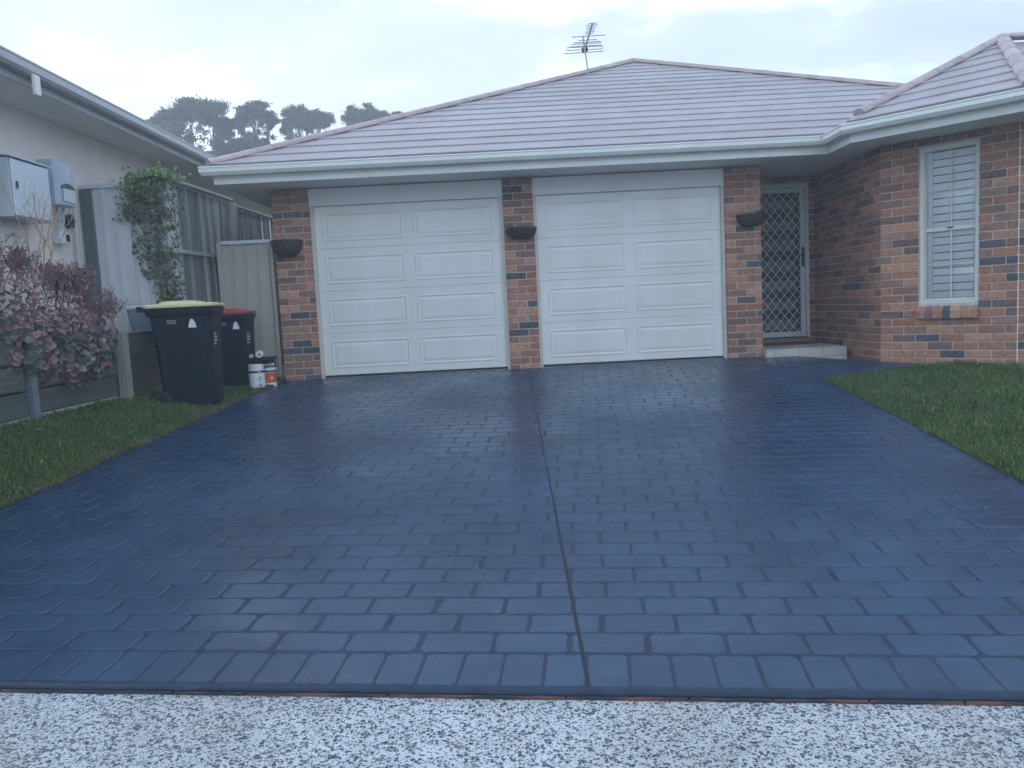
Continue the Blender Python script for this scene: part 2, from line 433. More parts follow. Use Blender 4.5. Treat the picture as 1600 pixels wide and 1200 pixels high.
def lip_piece(q0, q1, prof, m_, nm):
    rings = []; n_ = max(2, int((q1 - q0) / .05))
    for i_ in range(n_ + 1):
        uu = q0 + (q1 - q0) * i_ / n_; j1, j2 = rnd.uniform(-.0015, .0015), rnd.uniform(-.0012, .0012); ring = []
        for dv, dzv in prof:
            X, Y = uv2xy(uu, V_FRONT + dv + j1); ring.append((X, Y, dz(Y) + dzv + j2))
        rings.append(ring)
    return MB().loft(rings).build(nm, m_, driveway, smooth=False)
lip_piece(-4.2, 3.1, [(.012, .004), (-.004, .003), (-.011, -.002), (-.014, -.009), (-.012, -.017), (.012, -.018)], SLAB, 'rolled_edge')
u0 = -4.2
while u0 < 3.1:                                # old terracotta edge under the paint, broken where paint ran down
    ln = rnd.uniform(.25, .75); lip_piece(u0 + .003, u0 + ln - .003, [(.0, -.0175), (-.011, -.0175), (-.014, -.022), (-.014, -.034), (.0, -.036)], LIP, 'edging_strip'); u0 += ln

# footpath: pale exposed aggregate with dark chips
def agg_mat():
    M = bpy.data.materials.new('exposed_aggregate'); M.use_nodes = True
    t = M.node_tree; l = t.links; N = t.nodes; p = N['Principled BSDF']; geo = N.new('ShaderNodeNewGeometry')
    wob = N.new('ShaderNodeTexNoise'); wob.inputs['Scale'].default_value = 60; wob.inputs['Detail'].default_value = 3; l.new(geo.outputs['Position'], wob.inputs['Vector'])
    sub = N.new('ShaderNodeVectorMath'); sub.operation = 'MULTIPLY_ADD'; l.new(wob.outputs['Color'], sub.inputs[0]); sub.inputs[1].default_value = (.014, .014, 0); l.new(geo.outputs['Position'], sub.inputs[2])
    def chips(scale, thr, w0, seed):
        mpn = N.new('ShaderNodeMapping'); mpn.inputs['Location'].default_value = (seed, seed * 2, 0); mpn.inputs['Scale'].default_value = (1, 1.25, 0); l.new(sub.outputs[0], mpn.inputs[0])
        v = N.new('ShaderNodeTexVoronoi'); v.inputs['Scale'].default_value = scale; v.inputs['Randomness'].default_value = 1; l.new(mpn.outputs[0], v.inputs['Vector'])
        sp = N.new('ShaderNodeSeparateColor'); l.new(v.outputs['Color'], sp.inputs[0])
        # chip radius differs per cell
        ra = N.new('ShaderNodeMapRange'); l.new(sp.outputs[0], ra.inputs[0]); ra.inputs['To Min'].default_value = -.02; ra.inputs['To Max'].default_value = thr
        d = N.new('ShaderNodeMath'); d.operation = 'SUBTRACT'; l.new(ra.outputs[0], d.inputs[0]); l.new(v.outputs['Distance'], d.inputs[1])
        r = N.new('ShaderNodeMapRange'); l.new(d.outputs[0], r.inputs[0]); r.inputs['From Min'].default_value = 0; r.inputs['From Max'].default_value = w0
        return r.outputs[0], sp.outputs[1]
    a, ca = chips(88, .78, .12, 0); b, cb = chips(165, .70, .16, 3.7)
    mxm = N.new('ShaderNodeMath'); mxm.operation = 'MAXIMUM'; l.new(a, mxm.inputs[0]); l.new(b, mxm.inputs[1])
    chipc = N.new('ShaderNodeValToRGB'); l.new(ca, chipc.inputs[0]); chipc.color_ramp.elements[0].color = (.03, .038, .055, 1); chipc.color_ramp.elements[1].color = (.15, .15, .16, 1)
    nz = N.new('ShaderNodeTexNoise'); nz.inputs['Scale'].default_value = 5; nz.inputs['Detail'].default_value = 9; nz.inputs['Roughness'].default_value = .7; l.new(geo.outputs['Position'], nz.inputs['Vector'])
    mc = N.new('ShaderNodeValToRGB'); l.new(nz.outputs['Fac'], mc.inputs[0]); mc.color_ramp.elements[0].position = .3; mc.color_ramp.elements[0].color = (.46, .48, .50, 1); mc.color_ramp.elements[1].position = .7; mc.color_ramp.elements[1].color = (.60, .62, .64, 1)
    st = N.new('ShaderNodeTexNoise'); st.inputs['Scale'].default_value = 1.6; st.inputs['Detail'].default_value = 7; l.new(geo.outputs['Position'], st.inputs['Vector'])
    sr = N.new('ShaderNodeValToRGB'); l.new(st.outputs['Fac'], sr.inputs[0]); sr.color_ramp.elements[0].position = .35; sr.color_ramp.elements[0].color = (.78, .77, .74, 1); sr.color_ramp.elements[1].position = .6; sr.color_ramp.elements[1].color = (1.04, 1.04, 1.05, 1)
    sm = N.new('ShaderNodeMixRGB'); sm.blend_type = 'MULTIPLY'; sm.inputs[0].default_value = 1; l.new(mc.outputs[0], sm.inputs[1]); l.new(sr.outputs[0], sm.inputs[2])
    mx_ = N.new('ShaderNodeMixRGB'); l.new(mxm.outputs[0], mx_.inputs[0]); l.new(sm.outputs[0], mx_.inputs[1]); l.new(chipc.outputs[0], mx_.inputs[2]); l.new(mx_.outputs[0], p.inputs['Base Color'])
    p.inputs['Roughness'].default_value = .75
    hb = N.new('ShaderNodeTexNoise'); hb.inputs['Scale'].default_value = 240; l.new(geo.outputs['Position'], hb.inputs['Vector'])
    ad = N.new('ShaderNodeMath'); ad.operation = 'MULTIPLY_ADD'; l.new(hb.outputs['Fac'], ad.inputs[0]); ad.inputs[1].default_value = .5; l.new(mxm.outputs[0], ad.inputs[2])
    bm = N.new('ShaderNodeBump'); bm.inputs['Strength'].default_value = .35; bm.inputs['Distance'].default_value = .004; l.new(ad.outputs[0], bm.inputs['Height']); l.new(bm.outputs[0], p.inputs['Normal'])
    return M
AGG = agg_mat()
fp = MB(); vv = []; ff = []
cols = [-9 + i * .5 for i in range(37)]; rows = [1.2, 1.7, 2.1, 2.3, V_FRONT - .016, V_FRONT + .1]
zfp = dz(V_FRONT) - .030
for v in rows:
    for u in cols:
        X, Y = uv2xy(u, v); vv.append((X, Y, dz(Y) - .030 if v > 2 else dz(2.0) - .030 - (2.0 - v) * .03))
for j in range(len(rows) - 1):
    for i in range(len(cols) - 1):
        a = j * len(cols) + i; ff.append((a, a + 1, a + len(cols) + 1, a + len(cols)))
tag(fp.add(vv, ff).build('footpath', AGG, smooth=True), kind='structure')
ROAD = mat('road_asphalt', (.05, .05, .052), .9, .2, 30, .5, 200)
vv = [(*uv2xy(u, v), -.74) for v in (-8, 1.0) for u in (-30, 30)]
tag(MB().add(vv, [(0, 1, 3, 2)]).build('road', ROAD), kind='structure')
kb = MB(); M6 = Matrix.Rotation(-A6, 4, 'Z'); kb.bbox(-12, 12, 1.0, 1.21, -.8, dz(2.0) - .05, .02, 0, M6)
tag(kb.build('kerb', CONC), kind='structure')

# ------------------------------------------------------------------ brick house
HB = (0.2, 9.6, 0)
house = thing('brick_house', HB, 'low red brick house with double garage, tiled hip roof and cream gutter', 'house')
WZ = 2.29                                       # soffit level
def brick_mesh_data(L_, H_=.076, D_=.05):
    b = .004
    def ring(y, i): return [(i, y, i), (L_ - i, y, i), (L_ - i, y, H_ - i), (i, y, H_ - i)]
    rings = [ring(D_, 0), ring(b, 0), ring(0, b)]
    vs_ = [q for r in rings for q in r]; fs = []
    for k in (0, 1):
        for i in range(4):
            j = (i + 1) % 4; fs.append((k * 4 + i, k * 4 + j, (k + 1) * 4 + j, (k + 1) * 4 + i))
    fs.append((8, 9, 10, 11)); return vs_, fs
bmesh_cache = {}
def bmesh_get(L_, c, H_=.076):
    key = (round(L_ / .005), c, H_)
    if key not in bmesh_cache: bmesh_cache[key] = MB().add(*brick_mesh_data(round(L_ / .005) * .005, H_)).mesh('brick', BR[c])
    return bmesh_cache[key]
brnd = random.Random(5)
def pickc(): return brnd.choices(range(5), BRW)[0]
def brick_wall(parent, org, ang, length, z0, z1, openings=(), off=0.0, stuff=None, gap=.010):
    """running bond on the plane through org, direction ang; local +y points into the wall"""
    e = Vector((math.cos(ang), math.sin(ang), 0)); inn = Vector((-math.sin(ang), math.cos(ang), 0))
    nc = int(round((z1 - z0) / .086))
    for c in range(nc):
        zb = z0 + c * .086 + .005; hh = min(.076, z1 - zb)
        if hh < .03: continue
        spans = [(0.0, length)]
        for s0, s1, a, b in openings:
            if a < zb + .04 < b:
                spans = [q for x0, x1 in spans for q in ((x0, min(x1, s0)), (max(x0, s1), x1)) if q[1] - q[0] > .03]
        st = -off - (.12 if c % 2 else 0)
        for x0, x1 in spans:
            k = math.floor((x0 - st) / .24)
            while st + k * .24 < x1:
                a, b = max(x0, st + k * .24), min(x1, st + k * .24 + .24); k += 1
                ea = gap / 2 if a > x0 else 0; eb = gap / 2 if b < x1 else 0
                if x1 - b < .035 and b < x1: b = x1; eb = 0; skip = True
                else: skip = False
                ln = b - a - ea - eb
                if ln >= .035:
                    col_ = pickc(); p = Vector((org[0], org[1], 0)) + e * (a + ea) + inn * brnd.uniform(-.0015, .0015); p.z = zb + brnd.uniform(-.001, .001)
                    if stuff is None: link('brick', bmesh_get(ln, col_), parent, p, ang)
                    else:
                        vs_, fs = brick_mesh_data(ln); stuff.add([(p + e * x + inn * y + Vector((0, 0, z))) for x, y, z in vs_], fs, col_)
                if skip: break
def backing(name, org, ang, length, z0, z1, th, openings=()):
    """mortar body behind the bricks, 7 mm shy of their faces"""
    mb = MB(); M = Matrix.Translation((org[0], org[1], 0)) @ Matrix.Rotation(ang, 4, 'Z'); y0 = .007
    if not openings: mb.box(.003, length - .003, y0, th, z0, z1, 0, M)
    for s0, s1, a, b in openings:
        mb.box(.003, s0, y0, th, z0, z1, 0, M); mb.box(s1, length - .003, y0, th, z0, z1, 0, M)
        mb.box(s0, s1, y0, th, z0, a, 0, M)
        if z1 > b: mb.box(s0, s1, y0, th, b, z1, 0, M)
    return mb.build(name, MORTAR, house)
stuffw = MB()
for xa, xb, nm in ((-2.775, -2.335, 'garage_pier'), (.0, .36, 'garage_pier'), (2.67, 3.10, 'garage_pier')):
    w_ = backing(nm, (xa, YF), 0, xb - xa, -.15, WZ, .24)
    brick_wall(w_, (xa, YF), 0, xb - xa, -.03, WZ, off=(.0 if xa < -1 else .12 if xa < 1 else .12))
# left flank of the garage, return wall by the porch, wall beside the door, the bay's wall with the window, the next face of the bay
backing('side_wall', (-2.775, 16.0), R(-90), 6.36, -.15, WZ, .2)
ret = backing('return_wall', (4.154, 10.55), R(-90), 1.95, -.15, WZ, .2)
brick_wall(ret, (4.154, 10.55), R(-90), 1.945, -.106, WZ, stuff=stuffw)
bw = backing('porch_wall', (2.4, 10.42), 0, 1.754, -.15, WZ, .2, ((.55, 1.63, .02, 2.2),))
brick_wall(bw, (2.4, 10.42), 0, 1.75, -.02, WZ, ((.55, 1.63, .02, 2.2),), stuff=stuffw)
bs = MB(); bs.box(3.093, 3.10, 9.42, 10.45, -.1, WZ); bs.build('pier_return', MORTAR, house)
A45 = R(-45); W45 = 1.305; WS0, WS1, WZ0, WZ1 = .395, .955, .565, 2.205
c2 = (c1[0] + W45 * .70711, c1[1] - W45 * .70711)
bay = backing('bay_wall', c1, A45, W45, -.2, WZ, .22, ((WS0, WS1, WZ0, WZ1),))
brick_wall(bay, c1, A45, W45, -.10, WZ, ((WS0 - .004, WS1 + .004, WZ0 - .16, WZ1),), off=0.0)
bay2 = backing('bay_wall', (c2[0] + .012, c2[1]), 0, 2.6, -.2, WZ, .22)
brick_wall(bay2, (c2[0] + .012, c2[1]), 0, 2.6, -.10, WZ, off=.12, stuff=stuffw)
bj = MB(); bj.box(-.006, .006, -.002, .02, -.1, WZ, 0, Matrix.Translation((c2[0] + .004, c2[1] + .004, 0)) @ Matrix.Rotation(R(-22), 4, 'Z'))
bj.build('corner_sealant', mat('sealant', (.7, .68, .63), .7, .05), house)
tag(stuffw.build('brickwork', BR, house), kind='stuff')

# rest of the body, so the house stands as a volume
bd = MB(); bd.box(-2.6, 8.0, 10.72, 16.0, -.1, WZ - .02); bd.box(5.2, 7.6, 7.95, 10.7, -.1, WZ - .02)
bd.build('inner_wall', MORTAR, house)

# lintel sheets over the garage doors and the porch ceiling
lt = MB(); lt.box(-2.335, 0, 9.425, 9.47, 2.085, WZ); lt.box(.36, 2.67, 9.425, 9.47, 2.085, WZ)
lt.build('lintel_panel', SOFFIT, house)

# garage doors
MOUTH = mat('jamb_cream', (.58, .53, .46), .6, .08, 3)
def garage_door(x0, x1):
    yd = 9.475; z0, z1 = .028, 2.085
    d = MB().box(x0 + .035, x1 - .035, yd + .004, yd + .045, z0, z1).build('garage_door', WHITE, house)
    for ja, jb_ in ((x0, x0 + .04), (x1 - .04, x1)): MB().box(ja, jb_, 9.43, 9.53, 0, z1).build('jamb', MOUTH, d)
    MB().box(x0 + .04, x1 - .04, yd - .004, yd + .03, .002, z0 - .001).build('bottom_seal', DARK, d)
    h = (z1 - z0) / 4; wd = x1 - x0 - .08
    for s_ in range(4):
        za, zb = z0 + s_ * h + (.0025 if s_ else 0), z0 + (s_ + 1) * h - .0025
        sx0, sx1 = x0 + .04, x1 - .04
        sm = MB()
        sm.loft([[(sx0, yd + .003, za), (sx1, yd + .003, za), (sx1, yd + .003, zb), (sx0, yd + .003, zb)], [(sx0, yd - .004, za + .004), (sx1, yd - .004, za + .004), (sx1, yd - .004, zb - .004), (sx0, yd - .004, zb - .004)]])
        sm.build('section', WHITE, d)
        pw = (wd - .10 * 2 - .12) / 2; ph0, ph1 = za + .085, zb - .085
        for c in (0, 1):
            px0 = sx0 + .10 + c * (pw + .12); px1 = px0 + pw
            def rr(i, pr): return [(px0 + i, yd - .004 - pr, ph0 + i), (px1 - i, yd - .004 - pr, ph0 + i), (px1 - i, yd - .004 - pr, ph1 - i), (px0 + i, yd - .004 - pr, ph1 - i)]
            MB().loft([rr(0, -.001), rr(.006, .006), rr(.016, .0075), rr(.030, .0005), rr(.038, .0005), rr(.066, .006)]).build('raised_panel', WHITE, d)
    return d
garage_door(-2.335, 0.0); garage_door(.36, 2.67)
th = MB(); th.box(-2.34, 3.10, 9.435, 9.6, -.1, .004); th.build('threshold', CONC, house)

# soffit, fascia, gutter
def off_line(pts, d):
    """offset an open polyline to its left by d (plan)"""
    out = []
    for i, p in enumerate(pts):
        ds = []
        if i > 0: ds.append((Vector(p) - Vector(pts[i - 1])).normalized())
        if i < len(pts) - 1: ds.append((Vector(pts[i + 1]) - Vector(p)).normalized())
        ns = [Vector((-q.y, q.x)) for q in ds]
        if len(ns) == 1: out.append(Vector(p) + ns[0] * d)
        else:
            bis = (ns[0] + ns[1]).normalized(); out.append(Vector(p) + bis * (d / max(.3, bis.dot(ns[0]))))
    return out
C45 = 11.76; GY = 8.70
gline = [(-3.35, 17.0), (-3.35, GY), (3.555, GY), (3.555, C45 - 3.555), (C45 - 6.99, 6.99), (9.0, 6.99)]   # outer face of the gutter, going right
def sweep(prof, pts):
    """prof: list of (inward offset, z); swept along the plan polyline (inward = left of travel)"""
    mb = MB(); cols_ = [off_line(pts, o) for o, z in prof]; n = len(prof); vv_ = []; ff_ = []
    for i in range(len(pts)):
        for k in range(n): vv_.append((cols_[k][i].x, cols_[k][i].y, prof[k][1]))
    for i in range(len(pts) - 1):
        for k in range(n):
            k2 = (k + 1) % n; ff_.append((i * n + k, i * n + k2, (i + 1) * n + k2, (i + 1) * n + k))
    return mb.add(vv_, ff_)
ZG = 2.475
gprof = [(.012, ZG), (0, ZG - .004), (-.002, ZG - .016), (.006, ZG - .02), (.004, ZG - .062), (.02, ZG - .085), (.03, ZG - .098), (.118, ZG - .098), (.118, ZG - .085), (.035, ZG - .08), (.016, ZG - .03), (.014, ZG - .01)]
sweep(gprof, gline).build('gutter', CREAM, house)
sweep([(.122, ZG - .02), (.122, WZ), (.142, WZ), (.142, ZG - .02)], gline).build('fascia', CREAM, house)
sf = MB()
sf_in = off_line(gline, .143)
sv = [(p.x, p.y, WZ + .012) for p in sf_in]
inner = [(-2.9, 17), (-2.9, 9.5), (3.2, 10.6), (4.4, 10.6), (5.3, 8.2), (9.0, 8.2)]
sv += [(x, y, WZ + .012) for x, y in inner]
sf.add(sv, [(i, i + 1, 6 + i + 1, 6 + i) for i in range(5)])
sf.build('soffit', SOFFIT, house)

# roof: courses of tiles, hips capped
TP = math.tan(R(25)); CP = math.cos(R(25)); ZE = 2.49; EO = .05
roof = MB()
apex = Vector((2.434, 14.05, ZE + TP * (14.05 - 8.75)))
Rq = Vector((8.4, 14.05 - 5.97, 0)); 
lcorner = Vector((-3.30, 8.75, ZE)); rcorner = Vector((7.73, 8.75, ZE))
peak = Vector((5.81, 9.125, 3.523))
b0 = Vector((3.60, 11.81 - 3.60, ZE)); b1 = Vector((11.81 - 7.04, 7.04, ZE)); b2 = Vector((9.0, 7.04, ZE))
back = Vector((apex.x, 19, apex.z))
pk2 = Vector((5.81, 13, 3.523)); pk3 = Vector((5.81 + 2.2, 9.125, 3.523))
U_ = [lcorner, rcorner, apex, back, Vector((-3.3, 19, ZE)), Vector((7.73, 19, ZE))]
dn = Vector((0, 0, -.035))
roof.add([q + dn for q in U_], [(0, 1, 2), (0, 2, 3, 4), (1, 5, 3, 2)])
roof.add([q + dn for q in (b0, b1, b2, peak, Vector((5.81 + 3, 9.2, 3.5)), Vector((3.6, 13, ZE)), Vector((5.81, 13, 3.52)))], [(0, 1, 3), (1, 2, 4, 3), (0, 3, 6, 5)])
roofo = roof.build('roof', TILE, house)
def tile_courses(e0, e1, up, top_pts, name='tile_course'):
    """courses on the roof plane whose eave runs e0->e1; up = unit vector up the slope; top_pts bound them (triangle apex)"""
    ex = (e1 - e0).normalized(); nrm = ex.cross(up).normalized()
    if nrm.z < 0: nrm = -nrm
    Lw = (e1 - e0).length
    ax = [(q - e0).dot(ex) for q in top_pts]; ah = [(q - e0).dot(up) for q in top_pts]
    H = max(ah); st = .335; n = int(H / st) + 1
    aL, aR = ax[0], ax[-1]
    for k in range(n):
        h0 = k * st; h1 = min(h0 + st + .04, H)
        if h0 >= H - .05: break
        hm = h0 + .05
        xa = aL * hm / H; xb = Lw - (Lw - aR) * hm / H
        m_ = max(2, int((xb - xa) / .05)); vs_ = []; fs = []
        for i in range(m_ + 1):
            t = i / m_; x = xa + (xb - xa) * t; x1 = aL * h1 / H + (Lw - (Lw - aR) * h1 / H - aL * h1 / H) * t
            ph = (x + (k % 2) * .15) % .3 / .3; wv = .0008 * math.sin(2 * math.pi * ph)
            if ph < .03: wv -= .0012
            p0 = e0 + ex * x + up * h0; p1 = e0 + ex * x1 + up * h1
            vs_ += [p0 - nrm * .006, p0 + nrm * (.013 + wv), p0 + up * .02 + nrm * (.018 + wv), p1 + nrm * (.000 + wv * .6)]
            if i:
                a = 4 * i
                fs += [(a - 4, a, a + 1, a - 3), (a - 3, a + 1, a + 2, a - 2), (a - 2, a + 2, a + 3, a - 1)]
        MB().add(vs_, fs).build(name, TILE, roofo, smooth=False)
upf = Vector((0, CP, math.sin(R(25))))
tile_courses(lcorner, rcorner, upf, [apex])
up45 = Vector((.70711 * CP, .70711 * CP, math.sin(R(25))))
tile_courses(b0, b1, up45, [peak])
upb = Vector((0, CP, math.sin(R(25))))
tile_courses(b1, b2, upb, [peak, Vector((8.9, 9.12, 3.52))])
def caps(p, q, r=.062, step=.40):
    d = (q - p); n = int(d.length / step); d.normalize(); sd_ = d.cross(Vector((0, 0, 1))).normalized(); nn = sd_.cross(d)
    for k in range(n + 1):
        a = p + d * (k * step - .02); b = p + d * min((k + 1) * step + .03, (q - p).length + .03); rings = []
        for pt, rad in ((a, r * 1.03), (b, r * .97)):
            rings.append([pt + sd_ * (math.cos(t) * rad * 1.25) + nn * (math.sin(t) * rad - .012) for t in [math.pi * j / 8 for j in range(9)]])
        MB().loft(rings, cap=True, closed=True).build('ridge_cap', CAP, roofo)
caps(lcorner + Vector((.05, .05, .03)), apex + Vector((0, 0, .02)))
caps(rcorner + Vector((-.05, .05, .03)), apex + Vector((0, 0, .02)))
caps(b0.lerp(peak, .09) + Vector((0, 0, .02)), peak + Vector((0, 0, .02)), .06)
caps(b1 + Vector((0, .03, .03)), peak + Vector((0, 0, .02)), .06)
caps(apex + Vector((0, .2, .02)), back)
caps(peak + Vector((.1, 0, .02)), Vector((8.9, 9.125, 3.54)), .06)

# porch: tiled step, threshold and front door
PT = mat('porch_tile', (.50, .47, .43), .5, .08, 6, .1, 80, rnd=.06)
GROUT = mat('grout', (.62, .6, .56), .9, .08)
pz = .088; porch = MB().box(3.104, 4.085, 9.31, 10.43, -.12, pz - .006).build('porch_step', GROUT, house)
xe = [3.106, 3.21, 3.50, 3.795, 4.08]
for i in range(4):
    MB().bbox(xe[i] + .003, xe[i + 1] - .003, 9.30, 9.312, dz(9.3) - .02, pz - .008, .002).build('riser_tile', PT, porch)
    for j in range(4):
        y0 = 9.302 + j * .28; MB().bbox(xe[i] + .003, xe[i + 1] - .003, y0, min(y0 + .276, 10.42), pz - .007, pz, .002).build('floor_tile', PT, porch)
DMAT = mat('mat_red_brown', (.13, .05, .035), .95, .25, 30, .6, 180)
dm = MB().bbox(3.25, 4.0, 9.95, 10.36, pz + .001, pz + .018, .005).build('door_mat', DMAT)
tag(dm, 'dark red brown doormat on the tiled step before the mesh door', 'doormat')
ALU = mat('door_frame_grey', (.52, .53, .52), .4, .04, 3)
TIMB = mat('dark_door', (.045, .035, .032), .45, .25, 7)
TIMB2 = mat('door_slat', (.17, .15, .145), .4, .2, 8)
MB().box(2.96, 4.03, 10.31, 10.43, .089, .16).build('door_sill', mat('sill_timber', (.20, .17, .14), .7, .15, 12), house)
dr = MB().box(3.0, 3.98, 10.44, 10.48, .165, 2.2).build('front_door', TIMB, house)
for k in range(7):
    MB().bbox(3.10, 3.90, 10.425, 10.442, .27 + k * .265, .27 + k * .265 + .13, .004).build('glazing_panel', TIMB2, dr)
sdr = MB(); sdr.bbox(2.97, 3.015, 10.30, 10.38, .165, 2.19, .004); sdr.bbox(3.985, 4.028, 10.30, 10.38, .165, 2.19, .004); sdr.bbox(3.016, 3.984, 10.30, 10.38, 2.145, 2.19, .004)
sdo = sdr.build('security_door', ALU, house)
fr_ = MB(); fr_.bbox(3.02, 3.085, 10.315, 10.345, .175, 2.14, .004); fr_.bbox(3.92, 3.98, 10.315, 10.345, .175, 2.14, .004); fr_.bbox(3.086, 3.919, 10.315, 10.345, 2.075, 2.14, .004); fr_.bbox(3.086, 3.919, 10.315, 10.345, .175, .245, .004)
fr_.build('door_leaf_frame', ALU, sdo)
gr = MB(); x0, x1, z0, z1 = 3.086, 3.919, .246, 2.074; sp = .112; slope = 1.25
def diag(sgn, yy):
    k = -30
    while k < 40:
        xs_ = x0 + k * sp; pts = []
        for zc in (z0, z1): pts.append((xs_ + sgn * (zc - z0) / slope, zc))
        (xa, za), (xb, zb) = pts
        if xa > xb: xa, za, xb, zb = xb, zb, xa, za
        if xb > x0 and xa < x1:
            def at(x): return za + (zb - za) * (x - xa) / (xb - xa)
            ya, yb = max(xa, x0), min(xb, x1)
            gr.tube([(ya, yy, at(ya)), (yb, yy, at(yb))], .0055, 4)
        k += 1
diag(1, 10.327); diag(-1, 10.333)
tag(gr.build('diamond_grille', mat('grille_grey', (.60, .61, .60), .45, .05), sdo), kind='stuff')
hd = MB(); hd.bbox(3.935, 3.965, 10.300, 10.314, 1.10, 1.36, .003); hd.tube([(3.95, 10.30, 1.25), (3.95, 10.268, 1.25), (3.88, 10.265, 1.25)], .008, 6)
hd.build('handle', DARK, sdo)

# window in the angled wall
MW = Matrix.Translation((c1[0], c1[1], 0)) @ Matrix.Rotation(A45, 4, 'Z')
WFR = mat('window_cream', (.66, .65, .58), .4, .04, 3)
SHUT = mat('shutter_white', (.80, .82, .82), .45, .03, 3)
wf = MB()
def wbox(mb, s0, s1, y0, y1, z0, z1, b=.003): mb.bbox(s0, s1, y0, y1, z0, z1, b, 0, MW)
wbox(wf, WS0, WS0 + .045, .02, .12, WZ0, WZ1); wbox(wf, WS1 - .03, WS1, .02, .12, WZ0, WZ1); wbox(wf, WS0 + .046, WS1 - .031, .02, .12, WZ1 - .045, WZ1); wbox(wf, WS0 + .046, WS1 - .031, .02, .12, WZ0, WZ0 + .03)
win = wf.build('window', WFR, house)
zm = WZ0 + .78; i0, i1 = WS0 + .046, WS1 - .031; cm = (i0 + i1) / 2 + .01
sa = MB(); wbox(sa, i0, i1, .045, .075, zm - .02, zm + .02); wbox(sa, i0, i0 + .012, .05, .075, WZ0 + .031, WZ1 - .046); wbox(sa, i1 - .012, i1, .05, .075, WZ0 + .031, WZ1 - .046); wbox(sa, i0, i1, .046, .076, WZ0 + .032, WZ0 + .052)
sa.build('sash', WFR, win)
mt = MB(); wbox(mt, cm - .007, cm + .007, .05, .07, WZ0 + .053, zm - .021); wbox(mt, cm - .007, cm + .007, .05, .07, zm + .021, WZ1 - .047)
for zb in (WZ0 + .405, zm + .405): wbox(mt, i0 + .013, i1 - .013, .052, .068, zb - .006, zb + .006)
mt.build('glazing_bar', WFR, win)
lk = MB(); wbox(lk, cm - .035, cm + .02, .03, .044, zm + .003, zm + .016); lk.build('sash_lock', DARK, win)
def glass_mat():
    M = bpy.data.materials.new('window_glass'); M.use_nodes = True; t = M.node_tree; N = t.nodes; l = t.links
    for n in list(N):
        if n.type != 'OUTPUT_MATERIAL': N.remove(n)
    gl = N.new('ShaderNodeBsdfGlossy'); gl.inputs['Roughness'].default_value = .03; tr = N.new('ShaderNodeBsdfTransparent'); tr.inputs[0].default_value = (.95, .98, .98, 1)
    fz = N.new('ShaderNodeFresnel'); fz.inputs[0].default_value = 1.5; ms = N.new('ShaderNodeMixShader')
    l.new(fz.outputs[0], ms.inputs[0]); l.new(tr.outputs[0], ms.inputs[1]); l.new(gl.outputs[0], ms.inputs[2]); l.new(ms.outputs[0], N['Material Output'].inputs[0]); return M
GLASS = glass_mat()
for za, zb in ((WZ0 + .053, zm - .021), (zm + .021, WZ1 - .047)):
    pn = MB(); pn.add([MW @ Vector(q) for q in ((i0 + .01, .06, za), (i1 - .01, .06, za), (i1 - .01, .06, zb), (i0 + .01, .06, zb))], [(0, 1, 2, 3)]); pn.build('pane', GLASS, win)
sh = MB(); wbox(sh, i0 + .0, i0 + .06, .088, .118, WZ0 + .02, WZ1 - .02); wbox(sh, i1 - .03, i1 + .02, .088, .118, WZ0 + .02, WZ1 - .02)
sh.build('shutter_frame', SHUT, win)
nl = 19; lp = (WZ1 - WZ0 - .10) / nl
for k in range(nl):
    zc = WZ0 + .05 + lp * (k + .5); lv = MB()
    Ml = MW @ Matrix.Translation((0, .098, zc)) @ Matrix.Rotation(R(-9), 4, 'X')
    lv.bbox(i0 + .062, i1 - .032, -.005, .005, -lp * .455, lp * .455, .0025, 0, Ml); lv.build('louvre', SHUT, win)
rv = MB(); rv.box(WS0 - .01, WS1 + .01, .20, .215, WZ0 - .05, WZ1 + .05, 0, MW); rv.build('room_dark_backing', DARK, house)  # black sheet standing in for the darkness of the room behind the shutters
si = 0; ns = 7; sw = (WS1 - WS0 + .03) / ns
for k in range(ns):
    cidx = 4 if k == 3 else brnd.choice([0, 1, 1, 2, 0])
    x0 = WS0 - .02 + k * sw + .004; x1 = x0 + sw - .008
    prof = [(-.045, WZ0 - .155), (-.045, WZ0 - .075), (.03, WZ0 - .004), (.09, WZ0 - .004), (.09, WZ0 - .155)]
    sb = MB(); sb.loft([[(x0, y, z) for y, z in prof], [(x1, y, z) for y, z in prof]], 0, MW); sb.build('sill_brick', BR[cidx], win)
sb = MB(); prof = [(-.040, WZ0 - .15), (-.040, WZ0 - .08), (.03, WZ0 - .009), (.09, WZ0 - .009), (.09, WZ0 - .15)]
sb.loft([[(WS0 - .014, y, z) for y, z in prof], [(WS1 + .004, y, z) for y, z in prof]], 0, MW); sb.build('sill_bed', MORTAR, win)

# ------------------------------------------------------------------ aerial on the roof
ANT = mat('aerial_metal', (.35, .34, .36), .45, .1, metal=.6)
def roofpt(px, py):
    d = F + RT * ((px - 800) / 1200) - UP * ((py - 600) / 1200); n = Vector((0, -TP, 1)); c = ZE - TP * 8.75
    return CAM + d * ((c - n.dot(CAM)) / n.dot(d))
ab = roofpt(921, 118)
aer = thing('tv_aerial', ab, 'grey television aerial with many thin rods on the roof hip', 'aerial')
pxm = 1200 / (ab - CAM).dot(F)
def ap(px, py, yo=0): # point of the aerial near its own depth
    return Vector((ab.x + ((px - 921) + .05 * (py - 118)) / pxm, ab.y + yo, ab.z - (py - 118 - .05 * (px - 921)) / pxm))
MB().tube([ab + Vector((0, 0, -.15)), ap(918, 90), ap(916, 58)], .014, 6).build('mast', ANT, aer)
def rayY(px, py, Y):
    d = F + RT * ((px - 800) / 1200) - UP * ((py - 600) / 1200); return CAM + d * ((Y - CAM.y) / d.y)
